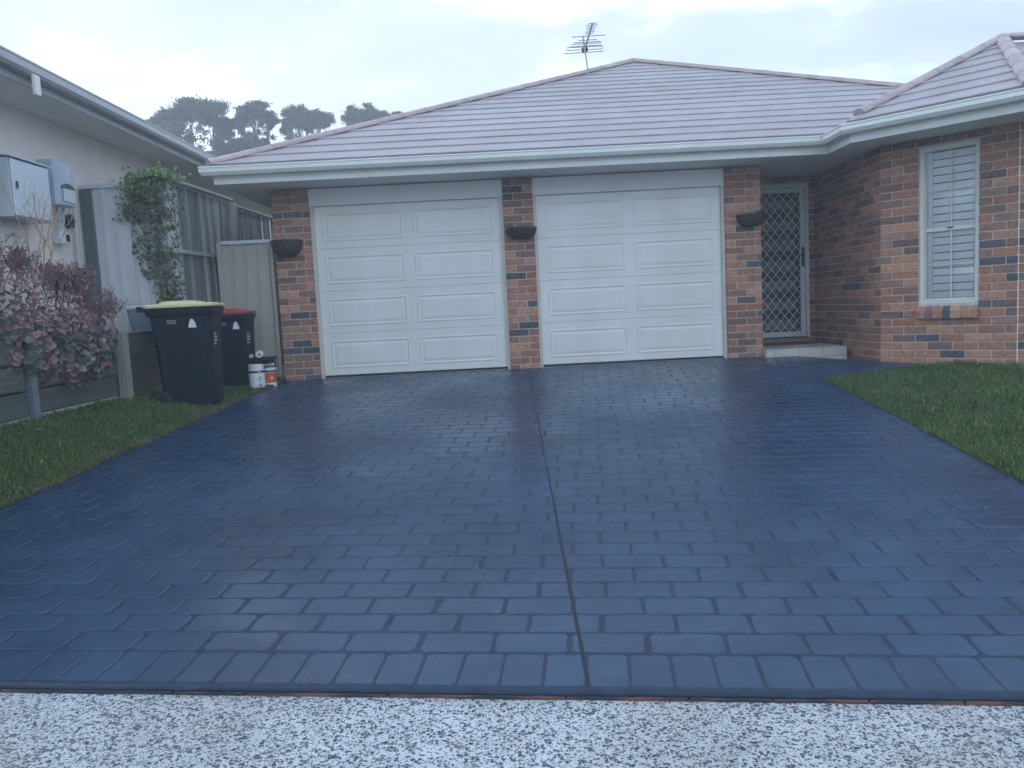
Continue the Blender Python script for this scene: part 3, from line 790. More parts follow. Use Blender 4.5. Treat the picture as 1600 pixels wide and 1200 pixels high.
boom_a, boom_b = rayY(912, 83, ab.y + .25), rayY(926, 36, ab.y - .45)
bo = MB().tube([boom_a, boom_b], .013, 5).build('boom', ANT, aer)
for t, hw in ((.02, .33), (.25, .26), (.33, .25), (.38, .22), (.45, .15), (.58, .27), (.66, .07), (.72, .075), (.79, .07), (.86, .08), (.93, .09), (.99, .065)):
    c_ = boom_a.lerp(boom_b, t); MB().tube([c_ + Vector((-hw, 0, -.004)), c_ + Vector((hw, 0, .004))], .0075, 5).build('rod', ANT, aer)
c_ = boom_a.lerp(boom_b, .12)
MB().tube([c_ + Vector((x, 0, z)) for x, z in ((0, 0), (-.29, 0), (-.305, .02), (-.29, .045), (.29, .045), (.305, .02), (.29, 0), (0, 0))], .0075, 5).build('folded_dipole', ANT, aer)
MB().bbox(c_.x - .05, c_.x + .05, c_.y - .03, c_.y + .03, c_.z - .03, c_.z + .03, .006).build('junction_box', DARK, aer)

# ------------------------------------------------------------------ baskets on the piers
COIR = mat('coir_liner', (.06, .05, .042), .95, .4, 30, .8, 90)
WIRE = mat('black_wire', (.03, .03, .032), .5, .1)
def basket(loc, hw, label, dep=.2, hh=.17):
    t = thing('wall_basket', loc, label, 'wall basket', 'wire baskets on the garage piers', world=False)
    prof = [(1.0, 0), (.97, -.3), (.86, -.62), (.66, -.88), (.42, -1.0), (0.02, -1.0)]; n = 14; rn = random.Random(int(loc[0] * 100))
    rings = []
    for r, z in prof:
        rings.append([(-hw * r * math.cos(math.pi * k / n) * (1 + rn.uniform(-.02, .02)), -dep * r * math.sin(math.pi * k / n) * (1 + rn.uniform(-.05, .05)) - .002, z * hh + rn.uniform(-.006, .006)) for k in range(n + 1)])
    MB().loft(rings, closed=False, cap=False).build('coir_liner', COIR, t, smooth=True)
    MB().add([(-hw * math.cos(math.pi * k / n) * .96, -dep * math.sin(math.pi * k / n) * .96 - .004, -.025 + rn.uniform(-.012, .012)) for k in range(n + 1)], [tuple(range(n + 1))]).build('soil', mat('potting_soil', (.04, .032, .026), .95, .4, 40, .8, 120), t)
    rim = MB().tube([(-hw * 1.03 * math.cos(math.pi * k / n), -dep * 1.03 * math.sin(math.pi * k / n) - .004, .006) for k in range(n + 1)], .006, 5); rim.tube([(-hw, -.008, .006), (hw, -.008, .006)], .006, 5)
    rim.build('rim', WIRE, t)
    wr = MB()
    for k in range(1, n, 2):
        wr.tube([(-hw * 1.03 * r * math.cos(math.pi * k / n), -dep * 1.03 * r * math.sin(math.pi * k / n) - .004, z * hh * 1.02) for r, z in prof[:-1]], .0035, 4)
    wr.tube([(-hw * .92 * math.cos(math.pi * k / n), -dep * .92 * math.sin(math.pi * k / n) - .004, -.55 * hh) for k in range(n + 1)], .0035, 4)
    wr.build('wire_cage', WIRE, t)
    stm = MB()
    for _ in range(9):
        x = rn.uniform(-hw * .8, hw * .8); p = Vector((x, -dep * .4 - rn.uniform(0, .05), -.02)); q = p + Vector((rn.uniform(-.05, .05), rn.uniform(-.06, .02), rn.uniform(.03, .10))); stm.tube([p, (p + q) / 2 + Vector((rn.uniform(-.02, .02), 0, .01)), q], .0025, 4)
    stm.build('dry_stem', mat('dry_stem', (.12, .09, .06), .9, .3), t)
    return t
basket((-2.62, 9.392, 1.675), .19, 'dark wire basket on the brick pier left of both garage doors', .2, .17)
basket((.205, 9.392, 1.688), .18, 'dark wire basket on the middle brick pier between the garage doors', .19, .12)
basket((2.965, 9.392, 1.705), .17, 'dark wire basket on the brick pier beside the mesh door', .19, .12)

# ------------------------------------------------------------------ neighbour's house
nx = -4.65
REND = mat('render_beige', (.74, .67, .61), .9, .07, 2.5, .25, 70, .2)
nb = thing('rendered_house', (nx - 1, 8, .5), "neighbouring beige rendered house with long grey gutter at the left", 'house')
nw = MB(); nw.box(nx - .25, nx, 3.0, 10.45, -.1, 2.99); nw.box(nx - 1.7, nx - 1.45, 10.45, 17, -.1, 2.99); nw.box(nx - 1.6, nx - .25, 10.2, 10.45, -.1, 2.99); nw.build('wall', REND, nb)
NG = mat('gutter_bluegrey', (.40, .42, .42), .4, .05, 3)
nline = [(-4.0, 17.0), (-4.0, 2.8)]
gz = 3.075
def nsweep(prof): return sweep([(-o, z) for o, z in prof], nline)
nsweep([(.012, gz), (0, gz - .004), (0, gz - .02), (.006, gz - .024), (.006, gz - .085), (.03, gz - .11), (.118, gz - .11), (.118, gz - .095), (.036, gz - .09), (.018, gz - .03), (.016, gz - .008)]).build('gutter', NG, nb)
nsweep([(.122, gz - .03), (.122, gz - .175), (.142, gz - .175), (.142, gz - .03)]).build('fascia', NG, nb)
MB().box(-6.3, -4.145, 2.8, 17, gz - .165, gz - .15).build('soffit', SOFFIT, nb)
nr = MB(); nr.add([(-4.06, 2.7, gz + .02), (-4.06, 17, gz + .02), (-8, 17, gz + 1.45), (-8, 2.7, gz + 1.45), (-4.06, 2.7, gz - .02), (-4.06, 17, gz - .02), (-8, 17, gz + 1.41), (-8, 2.7, gz + 1.41)], [(0, 1, 2, 3), (7, 6, 5, 4), (0, 4, 5, 1), (0, 3, 7, 4)]); nr.build('roof', mat('sheet_roof_grey', (.22, .22, .23), .5, .08), nb)
MB().bbox(-4.02, -3.985, 6.885, 6.965, 2.79, 2.965, .006).build('gutter_bracket', mat('bracket_white', (.74, .72, .68), .5, .04), nb)
dp = MB(); dp.bbox(nx + .005, nx + .075, 6.93, 7.0, -.05, 2.9, .008); dp.build('downpipe', mat('downpipe_cream', (.62, .56, .5), .5, .05), nb)
BOXG = mat('meter_box_grey', (.50, .55, .60), .4, .05, 3)
BOXD = mat('meter_box_door', (.60, .66, .72), .35, .04, 3)
mbx = thing('meter_box', (nx, 7.75, 1.87), 'large pale square meter box on the beige rendered wall', 'meter box')
MB().bbox(nx + .002, nx + .222, 7.09, 7.68, 1.80, 2.33, .006).build('case', BOXG, mbx)
MB().bbox(nx + .224, nx + .24, 7.10, 7.67, 1.81, 2.32, .004).build('door', BOXD, mbx)
MB().bbox(nx + .241, nx + .252, 7.14, 7.165, 2.05, 2.12, .003).build('latch', DARK, mbx)
MB().add([(nx, 7.07, 2.38), (nx, 7.70, 2.38), (nx + .26, 7.70, 2.345), (nx + .26, 7.07, 2.345), (nx, 7.07, 2.365), (nx, 7.70, 2.365), (nx + .26, 7.70, 2.33), (nx + .26, 7.07, 2.33)], [(0, 1, 2, 3), (7, 6, 5, 4), (3, 2, 6, 7), (0, 3, 7, 4), (1, 5, 6, 2)]).build('rain_hood', BOXG, mbx)
swh = thing('water_heater', (nx, 8.05, 2.02), 'blue grey wall unit with rounded front and dark vent slot', 'water heater')
UNIT = mat('unit_bluegrey', (.42, .50, .60), .35, .05, 3)
def prof_u(z): return [(nx + .002, 7.90, z), (nx + .15, 7.90, z), (nx + .185, 7.925, z), (nx + .2, 7.98, z), (nx + .205, 8.06, z), (nx + .2, 8.14, z), (nx + .185, 8.195, z), (nx + .15, 8.22, z), (nx + .002, 8.22, z)]
ub = MB(); ub.loft([prof_u(2.02), prof_u(2.445), [(x - (.012 if x > nx + .1 else 0), y, 2.465) for x, y, z in prof_u(0)]]); ub.build('casing', UNIT, swh)
vt = MB(); n = 12; ring = [(8.06 + .118 * math.cos(math.pi * k / n), 2.185 + .055 * math.sin(math.pi * k / n)) for k in range(n + 1)]
vt.loft([[(nx + .196, y, z) for y, z in ring], [(nx + .2085, y, z) for y, z in ring]]); vt.build('vent_slot', mat('vent_dark', (.10, .11, .12), .6, .1), swh)
hp = MB(); hp.bbox(nx + .204, nx + .214, 7.955, 8.165, 2.05, 2.184, .003); hp.build('front_flap', BOXD, swh)
PIPE = mat('pipe_pale', (.55, .56, .56), .4, .05)
for pts, r_ in (([(nx + .06, 8.10, 2.02), (nx + .05, 8.09, 1.92), (nx + .05, 8.10, 1.77)], .013), ([(nx + .06, 8.19, 2.02), (nx + .06, 8.17, 1.88), (nx + .05, 8.14, 1.77)], .013), ([(nx + .05, 8.02, 2.02), (nx + .05, 8.03, 1.95), (nx + .05, 8.09, 1.9)], .016), ([(nx + .05, 8.40, 2.3), (nx + .05, 8.41, 1.6), (nx + .05, 8.41, .6)], .014)):
    MB().tube(pts, r_, 6).build('pipe', PIPE, swh)
MB().tube([(nx + .02, 8.31, 1.90), (nx + .06, 8.31, 1.90)], .075, 16).build('cable_coil', DARK, swh)
jb = thing('junction_box', (nx, 8.1, 1.65), 'small white switch box under the rounded wall unit', 'switch box')
MB().bbox(nx + .002, nx + .09, 8.03, 8.19, 1.64, 1.77, .006).build('case', BOXD, jb)
MB().bbox(nx + .091, nx + .106, 8.13, 8.175, 1.67, 1.74, .003).build('switch', DARK, jb)

# ------------------------------------------------------------------ fences and gate
def ribbed(mb, p0, p1, z0, z1, n, depth=.028, face=1):
    """profiled fence sheet from p0 to p1: flat pans with trapezoid ribs"""
    p0, p1 = Vector(p0), Vector(p1); d = (p1 - p0); ln = d.length; d.normalize(); nn = Vector((d.y, -d.x)) * face
    pts = []
    w_ = ln / n
    for k in range(n):
        for f_, h in ((0, 0), (.70, 0), (.76, 1), (.90, 1), (.96, 0)): pts.append((w_ * (k + f_), h * depth))
    pts.append((ln, 0))
    vs_ = []
    for z in (z0, z1):
        for s_, h in pts: q = p0 + d * s_ + nn * h; vs_.append((q.x, q.y, z))
    m_ = len(pts); mb.add(vs_, [(i, i + 1, m_ + i + 1, m_ + i) for i in range(m_ - 1)]); return mb
CBG = mat('fence_sheet_grey', (.58, .59, .60), .45, .05, 2.5)
CBD = mat('fence_post_dark', (.10, .12, .13), .5, .1, 4)
CBT = mat('gate_sheet_tan', (.42, .40, .33), .45, .06, 2.5)
FY = 8.62
fb = thing('sheet_metal_fence', (-4.1, FY, .6), 'pale grey ribbed metal fence panel between rendered wall and paling fence', 'fence')
for a, b in ((-4.50, -4.09), (-4.085, -3.68)):
    o = ribbed(MB(), (a, FY), (b, FY), .55, 2.28, 3, .026).build('fence_sheet', CBG, fb)
MB().bbox(-4.62, -3.66, FY - .03, FY + .03, 2.275, 2.325, .006).build('top_rail', CBG, fb)
MB().bbox(-4.63, -4.505, FY - .02, FY + .035, .5, 2.273, .005).build('post', CBD, fb)
MB().bbox(-3.70, -3.64, FY - .035, FY + .035, .1, 2.273, .005).build('post', CBG, fb)

PAL = [mat('paling_grey_%s' % nm, c_, .9, .3, 5, .5, 60, .2, stretch=(1, 1, .12), rnd=.2) for nm, c_ in (('a', (.34, .34, .34)), ('b', (.46, .46, .455)), ('c', (.25, .255, .26)))]
RAIL = mat('rail_grey', (.42, .42, .41), .85, .2, 6, .4, 50, stretch=(1, .15, 1))
pf = thing('paling_fence', (-3.66, 10.4, .1), 'weathered grey timber paling fence running back beside the garage', 'fence')
prn = random.Random(3)
y = FY + .07; k = 0
while y < 12.9:
    pw = prn.uniform(.085, .105); far = y > 10.5
    top = 2.31 + (y - 8.6) * .018 - (.05 if far else 0) + prn.uniform(-.012, .012)
    xo = -3.70 + (k % 2) * .012 + prn.uniform(-.003, .003)
    MB().bbox(xo - .008, xo + .008, y, y + pw, .06, top, .002).build('paling', PAL[prn.choice((0, 0, 1, 2))], pf); y += pw + prn.uniform(.003, .016); k += 1
def railp(y0, y1, z0, z1, h=.04, w_=.05, nm='rail'):
    rg = []
    for yy, z in ((y0, z0), (y1, z1)): rg.append([(-3.672, yy, z), (-3.672 + w_, yy, z), (-3.672 + w_, yy, z + h), (-3.672, yy, z + h)])
    MB().loft(rg).build(nm, RAIL, pf)
railp(FY + .05, 10.47, 1.545, 1.58); railp(10.56, 12.9, 1.56, 1.6); railp(FY + .05, 10.47, .5, .5)
railp(FY + .05, 10.47, 2.325, 2.362, .03, .07, 'capping'); railp(10.56, 12.9, 2.30, 2.345, .03, .07, 'capping')
MB().bbox(-3.675, -3.585, 10.475, 10.555, .02, 2.34, .006).build('post', RAIL, pf)
MB().bbox(-3.675, -3.59, 12.3, 12.38, .02, 2.2, .006).build('post', RAIL, pf)

gt = thing('side_gate', (-3.18, 9.56, 0), 'olive tan ribbed metal side gate between paling fence and garage', 'gate')
for a, b, n_ in ((-3.475, -2.89, 4),): ribbed(MB(), (a, 9.57), (b, 9.57), .03, 1.69, n_, .024).build('gate_sheet', CBT, gt)
MB().bbox(-3.535, -3.475, 9.535, 9.60, -.05, 1.735, .005).build('post', CBT, gt)
MB().bbox(-2.89, -2.845, 9.535, 9.60, -.05, 1.69, .005).build('post', CBT, gt)
MB().bbox(-3.474, -2.80, 9.53, 9.605, 1.69, 1.735, .006).build('top_rail', CBG, gt)
MB().bbox(-3.474, -2.891, 9.54, 9.60, .0, .05, .005).build('bottom_rail', CBT, gt)

# ------------------------------------------------------------------ retaining wall and garden bed
SLP = [mat('sleeper_%s' % nm, c_, .9, .35, 4, .7, 45, .2, stretch=(1, .1, 1.4), rnd=.18, detail=9) for nm, c_ in (('a', (.115, .115, .098)), ('b', (.085, .092, .082)), ('c', (.16, .15, .125)))]
rw = thing('retaining_wall', (RW, 6.2, .03), 'low dark timber sleeper retaining wall along the left lawn', 'retaining wall')
srn = random.Random(9)
for y0, y1 in ((3.2, 6.10), (6.19, 7.50), (7.58, 8.66)):
    for lv_ in range(3):
        z0 = .085 + lv_ * .209 + (-.012 if y0 < 4 else 0); jx = srn.uniform(-.008, .008)
        MB().bbox(RW - .055 + jx, RW + jx, y0 + .004, y1 - .004, z0, z0 + .193, .010).build('sleeper', SLP[srn.randrange(3)] if not (lv_ == 2 and y0 > 7) else SLP[2], rw)
h = MB(); h.box(RW - .07, RW + .03, 6.103, 6.187, -.2, .60); 
h.v = h.v; h.build('steel_post', mat('post_steel', (.17, .21, .24), .5, .2, 8, .2, 40, metal=.3), rw)
tp = MB(); tp.bbox(RW + .002, RW + .10, 7.50, 7.59, -.1, .70, .006); tp.build('timber_post', mat('post_timber', (.30, .28, .24), .9, .3, 6, .6, 50, stretch=(1, 1, .12)), rw)
MB().box(RW - .06, RW - .012, 3.2, 8.66, -.25, .083).build('footing', CONC, rw)
SOIL = mat('bed_soil', (.05, .042, .032), .95, .4, 14, .8, 50)
sheet('garden_bed', SOIL, lambda y: nx, lambda y: RW - .056, 3.2, 8.7, 6, 24, lambda x, y: .60 + .03 * math.sin(5 * x + 3 * y))

tub = thing('storage_tub', (-3.95, 8.25, .7), 'blue grey plastic tub on the sleeper wall behind the yellow lidded bin', 'tub')
TUBM = mat('tub_bluegrey', (.22, .27, .33), .45, .06, 4)
def rect(cx, cy, a, b, z, r=.03): return [(cx - a + r, cy - b, z), (cx + a - r, cy - b, z), (cx + a, cy - b + r, z), (cx + a, cy + b - r, z), (cx + a - r, cy + b, z), (cx - a + r, cy + b, z), (cx - a, cy + b - r, z), (cx - a, cy - b + r, z)]
MB().loft([rect(-3.80, 8.28, .15, .22, .70), rect(-3.80, 8.28, .175, .25, .93)]).build('body', TUBM, tub)
MB().loft([rect(-3.80, 8.28, .19, .265, .93), rect(-3.80, 8.28, .19, .265, .952), rect(-3.80, 8.28, .17, .245, .965)]).build('lid', BOXG, tub)

# ------------------------------------------------------------------ wheelie bins
BINM = mat('bin_dark_green', (.004, .011, .022), .5, .15, 5, .12, 140, .25)
STK = mat('sticker_white', (.75, .76, .76), .5, .12, 30)
def bin_(name, loc, rz, Hh, Lt, Wt, lidm, label):
    """front faces local +x; loc = base centre"""
    t = thing(name, loc, label, 'wheelie bin', 'wheelie bins by the gate', world=False); t.rotation_euler = (0, 0, rz)
    zb = Hh * .93
    def rc(a0, a1, b, z, r=.035): return [(a0 + r, -b, z), (a1 - r, -b, z), (a1, -b + r, z), (a1, b - r, z), (a1 - r, b, z), (a0 + r, b, z), (a0, b - r, z), (a0, -b + r, z)]
    l2 = Lt / 2; w2 = Wt / 2
    body = MB(); body.loft([rc(-l2 * .62, l2 * .80, w2 * .76, .02), rc(-l2 * .66, l2 * .82, w2 * .80, .05), rc(-l2 * .84, l2 * .93, w2 * .93, zb * .90), rc(-l2 * .84, l2 * .93, w2 * .93, zb * .905), rc(-l2 * .96, l2 * 1.0, w2 * .99, zb * .945), rc(-l2 * .96, l2 * 1.0, w2 * .99, zb)])
    body.build('body', BINM, t)
    rim = MB(); rim.loft([rc(-l2 * .98, l2 * 1.04, w2 * 1.03, zb - .035), rc(-l2 * .98, l2 * 1.04, w2 * 1.03, zb + .001), rc(-l2 * .9, l2 * .98, w2 * .96, zb + .004)]); rim.build('rim', BINM, t)
    lid = MB(); lid.loft([rc(-l2 * 1.0, l2 * 1.05, w2 * 1.05, zb + .005), rc(-l2 * 1.0, l2 * 1.05, w2 * 1.05, zb + .027), rc(-l2 * .9, l2 * .99, w2 * .97, zb + .042), rc(-l2 * .62, l2 * .55, w2 * .80, zb + .046), rc(-l2 * .55, l2 * .45, w2 * .74, zb + .066), rc(-l2 * .46, l2 * .36, w2 * .66, zb + .070)])
    lo = lid.build('lid', lidm, t)
    MB().bbox(l2 * 1.05, l2 * 1.12, -w2 * .4, w2 * .4, zb + .008, zb + .024, .004).build('lid_grip', lidm, lo)
    hn = MB(); hn.tube([(-l2 * 1.18, -w2 * .8, zb + .012), (-l2 * 1.18, w2 * .8, zb + .012)], .016, 8)
    for s_ in (-1, 1): hn.bbox(-l2 * 1.2, -l2 * .94, s_ * w2 * .72 - .02, s_ * w2 * .72 + .02, zb - .03, zb + .014, .006)
    hn.build('handle', BINM, t)
    for s_ in (-1, 1):
        for xx in (-.45, .1, .6): MB().loft([[(xx * l2 * .80 - .012, s_ * w2 * .795, .08), (xx * l2 * .80 + .012, s_ * w2 * .795, .08), (xx * l2 + .012, s_ * w2 * .935, zb * .88), (xx * l2 - .012, s_ * w2 * .935, zb * .88)], [(xx * l2 * .80 - .006, s_ * w2 * .80, .08), (xx * l2 * .80 + .006, s_ * w2 * .80, .08), (xx * l2 + .006, s_ * w2 * .941, zb * .88), (xx * l2 - .006, s_ * w2 * .941, zb * .88)]]).build('moulded_rib', BINM, t)
    ax_ = MB().tube([(-l2 * .74, -w2 * .86, .10), (-l2 * .74, w2 * .86, .10)], .012, 8).build('axle', WIRE, t)
    for s_ in (-1, 1):
        wl = MB(); prof = [(.045, -.026), (.085, -.026), (.10, -.018), (.10, .018), (.085, .026), (.045, .026)]
        n_ = 20; rings = [[(-l2 * .74 + r * math.cos(2 * math.pi * k_ / n_), s_ * w2 * .88 + yy, .10 + r * math.sin(2 * math.pi * k_ / n_)) for k_ in range(n_)] for r, yy in prof]
        wl.loft(rings); wo_ = wl.build('wheel', DARK, t)
        MB().tube([(-l2 * .74, s_ * w2 * .88 + s_ * .024, .10), (-l2 * .74, s_ * w2 * .88 + s_ * .032, .10)], .04, 12).build('hub_cap', BINM, wo_)
    # stickers and marks on the near side and the front
    def ys(z): return -(w2 * (.80 + .13 * (z - .05) / (zb * .9 - .05))) - .003
    z1 = zb * .80; tr = MB(); tri = [(.05, 0), (.125, 0), (.118, .05), (.095, .085), (.075, .085), (.06, .05)]
    tr.add([(l2 * .1 + x, ys(z1 + z), z1 + z) for x, z in tri], [tuple(range(6))]); tr.build('sticker', STK, t)
    sm_ = MB()
    for i_ in range(2):
        for j_ in range(4): x = -l2 * .35 + j_ * .022; z = z1 + .045 + i_ * .022; sm_.add([(x, ys(z), z), (x + .016, ys(z), z), (x + .016, ys(z + .014), z + .014), (x, ys(z + .014), z + .014)], [(0, 1, 2, 3)])
    sm_.build('stamped_mark', mat('mark_grey', (.33, .35, .36), .5, .1), t)
    def xs_(z): return l2 * (.82 + .11 * (z - .05) / (zb * .9 - .05)) + .003
    pl = MB()
    for i_, (yy, ww) in enumerate(((-.16, .11), (-.17, .15), (-.17, .16), (-.165, .09))):
        z = zb * .72 - i_ * .034
        x_ = yy
        for j_ in range(int(ww / .03)): pl.add([(xs_(z), x_ + j_ * .03, z), (xs_(z), x_ + j_ * .03 + .022, z), (xs_(z + .02), x_ + j_ * .03 + .022, z + .02), (xs_(z + .02), x_ + j_ * .03, z + .02)], [(0, 1, 2, 3)])
    pl.build('painted_mark', STK, t)
    return t
YEL = mat('lid_yellow', (.66, .55, .22), .32, .06, 6, col2=(.74, .66, .40))
REDL = mat('lid_red', (.36, .05, .065), .4, .15, 6)
bin_('wheelie_bin', (-3.315, 7.93, lawnL(-3.315, 7.93) - .05), R(9), 1.09, .66, .55, YEL, 'large dark wheelie bin with yellow lid standing on the lawn')
bin_('wheelie_bin', (-3.265, 9.08, lawnL(-3.265, 9.08) - .02), R(4), .91, .47, .45, REDL, 'smaller dark wheelie bin with red lid before the tan gate')

# ------------------------------------------------------------------ paint tins with a roller tray on top
TIN = mat('tin_white', (.76, .77, .77), .4, .04, 8)
BLK = mat('label_black', (.015, .015, .018), .5, .1); ORG = mat('label_orange', (.55, .10, .03), .5, .1); REDM = mat('label_red', (.55, .03, .03), .5, .1)
def tin(x, y, rad, h_, label, marks, a0):
    z = lawnL(x, y) - .01; t = thing('paint_tin', (x, y, z), label, 'paint tin', None, world=False)
    MB().lathe([(rad * .97, 0), (rad, .008), (rad, h_ - .02), (rad * 1.03, h_ - .015), (rad * 1.03, h_ - .003), (rad * .98, h_)], 0, 0, 28).build('can', TIN, t, smooth=False)
    def patch(poly, m_, lift, name):
        mb = MB(); mb.add([((rad + lift) * math.cos(a0 + s_ / rad), (rad + lift) * math.sin(a0 + s_ / rad), zz_) for s_, zz_ in poly], [tuple(range(len(poly)))]); mb.build(name, m_, t)
    def band(z0, z1, m_, sa_, sb_):
        n_ = 14
        mb = MB(); mb.add([((rad + .0015) * math.cos(a0 + (sa_ + (sb_ - sa_) * k_ / n_) / rad), (rad + .0015) * math.sin(a0 + (sa_ + (sb_ - sa_) * k_ / n_) / rad), zz_) for zz_ in (z0, z1) for k_ in range(n_ + 1)], [(k_, k_ + 1, n_ + k_ + 2, n_ + k_ + 1) for k_ in range(n_)]); mb.build('label_band', m_, t)
    def dia(s_, z_, r, m_, lift, name='diamond_label'): patch([(s_ - r, z_), (s_, z_ - r), (s_ + r, z_), (s_, z_ + r)], m_, lift, name)
    marks(band, dia, patch); return t
def marks1(band, dia, patch):
    band(.185, .21, BLK, -.16, .16); dia(.03, .195, .026, REDM, .003); patch([(.022, .187), (.038, .187), (.038, .203), (.022, .203)], TIN, .0045, 'diamond_centre')
    dia(.035, .115, .034, BLK, .003); dia(.035, .115, .028, TIN, .0045); patch([(.031, .10), (.039, .10), (.039, .13), (.031, .13)], BLK, .006, 'exclamation_mark')
    dia(.035, .04, .032, BLK, .003); dia(.035, .04, .026, TIN, .0045); patch([(.022, .03), (.048, .03), (.042, .05), (.028, .05)], BLK, .006, 'hazard_mark')
def marks2(band, dia, patch):
    band(.17, .19, BLK, -.15, .15); band(.045, .165, ORG, -.03, .15); dia(.04, .10, .018, TIN, .003); band(.225, .245, BLK, -.15, .15)
tin(-2.955, 8.90, .088, .285, 'white paint tin with black band and two hazard diamonds, near lawn edge', marks1, R(-72))
tin(-2.865, 9.07, .085, .275, 'white paint tin with orange label between bins and brick pier', marks2, R(-80))
tz = lawnL(-2.955, 8.90) + .277
tray = thing('roller_tray', (-2.905, 8.97, tz), 'black roller tray resting across the two paint tins', 'roller tray', None, world=False)
MB().loft([rect(0, 0, .125, .10, .002, .02), rect(0, 0, .15, .115, .065, .02), rect(0, 0, .155, .12, .07, .02), rect(0, 0, .142, .107, .066, .02), rect(0, 0, .115, .09, .012, .02)]).build('tray', BLK, tray)
MB().tube([(.06, -.12, .04), (.15, -.125, .055), (.175, -.08, .02), (.175, -.06, -.04)], .012, 6).build('handle', DARK, tray)
def roll(loc, r, ln, rz, label):
    t = thing('paint_roller', loc, label, 'roller', None, world=False); t.rotation_euler = (0, 0, rz)
    n_ = 18; rings = [[(rr_ * math.cos(2 * math.pi * k_ / n_), yy, rr_ * math.sin(2 * math.pi * k_ / n_)) for k_ in range(n_)] for rr_, yy in ((r * .4, -ln / 2 + .003), (r * .4, -ln / 2), (r * .92, -ln / 2), (r, -ln / 2 + .006), (r, ln / 2 - .006), (r * .92, ln / 2), (r * .4, ln / 2))]
    MB().loft(rings).build('sleeve', mat('roller_nap', (.72, .73, .72), .95, .08, 40, .6, 120), t, smooth=False)
    MB().tube([(0, -ln / 2 - .001, 0), (0, -ln / 2 + .004, 0)], r * .4, 12).build('core', mat('core_grey', (.2, .2, .2), .7, .1), t)
roll((-2.915, 8.95, tz + .108), .04, .15, R(12), 'fat white paint roller sleeve lying on the black tray')
roll((-3.015, 8.95, tz + .09), .02, .10, R(10), 'thin white mini roller sleeve at the left of the black tray')

# ------------------------------------------------------------------ vegetation helpers
def leaf_cloud(P, size, aspect=1.0, droop=0.0, N=None, jitter=1.0):
    """one pointed quad-pair leaf per point: returns V,F (4-vert leaf folded along its midrib as 2 tris -> quads)"""
    n = len(P); a = rng.normal(size=(n, 3)); a[:, 2] -= droop; a /= np.linalg.norm(a, axis=1)[:, None]
    b = rng.normal(size=(n, 3)); 
    if N is not None: b = N + .55 * jitter * b
    b = b - (b * a).sum(1)[:, None] * a; b /= np.linalg.norm(b, axis=1)[:, None] + 1e-9
    c = np.cross(a, b); s_ = (np.asarray(size) * rng.uniform(.6, 1.3, n))[:, None]
    V = np.stack([P - a * s_ * .5, P + c * s_ * .5 * aspect + b * s_ * .08, P + a * s_ * .5, P - c * s_ * .5 * aspect + b * s_ * .08], 1).reshape(-1, 3)
    Fq = np.arange(4 * n).reshape(n, 4); return V, Fq
def blades(P, h_, lean=.5, width=.0035):
    n = len(P); ang = rng.uniform(0, 2 * math.pi, n); hh = h_ * rng.uniform(.5, 1.35, n); le = lean * rng.uniform(.2, 1.2, n) * hh
    d = np.stack([np.cos(ang), np.sin(ang), np.zeros(n)], 1); sd_ = np.stack([-d[:, 1], d[:, 0], np.zeros(n)], 1) * (width * rng.uniform(.7, 1.4, n))[:, None]
    m1 = P + d * (le * .35)[:, None]; m1[:, 2] += hh * .6
    t1 = P + d * le[:, None]; t1[:, 2] += hh
    V = np.stack([P - sd_, P + sd_, m1 + sd_ * .8, m1 - sd_ * .8, t1], 1).reshape(-1, 3)
    i = np.arange(n) * 5
    F4 = np.stack([i, i + 1, i + 2, i + 3], 1); F3 = np.stack([i + 3, i + 2, i + 4, i + 4], 1)
    return V, F4, i
def grass_mesh(name, P, h_, mats, lean, width):
    V, F4, i = blades(P, h_, lean, width); n = len(P)
    tri = np.stack([np.stack([i, i + 1, i + 2], 1), np.stack([i, i + 2, i + 3], 1), np.stack([i + 3, i + 2, i + 4], 1)], 1).reshape(-1, 3)
    cl = np.floor(np.sin(P[:, 0] * 3.1 + 1.3 * np.sin(P[:, 1] * 2.3)) * .6 + rng.uniform(0, len(mats), n)).astype(int) % len(mats)
    return rawmesh(name, V, tri, mats, np.repeat(cl, 3))
GR = [mat('grass_%s' % n_, c_, .7, .25, 3, trans=.25) for n_, c_ in (('a', (.066, .145, .034)), ('b', (.10, .185, .045)), ('c', (.044, .108, .030)), ('d', (.19, .215, .09)))]
STRAW = [mat('straw_%s' % n_, c_, .85, .25, 6, trans=.2) for n_, c_ in (('a', (.24, .19, .11)), ('b', (.16, .12, .07)), ('c', (.30, .26, .17)))]
n = 46000
yy = rng.uniform(4.2, 9.6, n); e = edgeL(yy); t = rng.uniform(0, 1, n); xx = RW + .0 + (e + .015 - RW) * t
P = np.stack([xx, yy, [lawnL(a, b) - .004 for a, b in zip(xx, yy)]], 1)
o = link('grass', grass_mesh('grass_left', P, .030, [GR[0], GR[1], GR[2], GR[0], GR[1], GR[3]], .8, .0032)); tag(o, 'short green grass of the left lawn under the bins', 'grass', kind='stuff')
n = 80000
yy = rng.uniform(3.9, 8.12, n); xx = edgeR(yy) - .01 + rng.uniform(0, 1, n) ** 1.2 * 3.6
topv = np.array([lawn_top(max(a, 3.164)) for a in xx]); k_ = (yy < topv - .01) & (xx < 3.2 + (yy - 3.9) * .9)
xx, yy = xx[k_], yy[k_]
P = np.stack([xx, yy, [lawnR(a, b) - .004 for a, b in zip(xx, yy)]], 1)
o = link('grass', grass_mesh('grass_right', P, .032, [GR[0], GR[1], GR[2], GR[0], GR[2], GR[3]], .8, .0032)); tag(o, 'short green grass of the right lawn below the window', 'grass', kind='stuff')
n = 11000
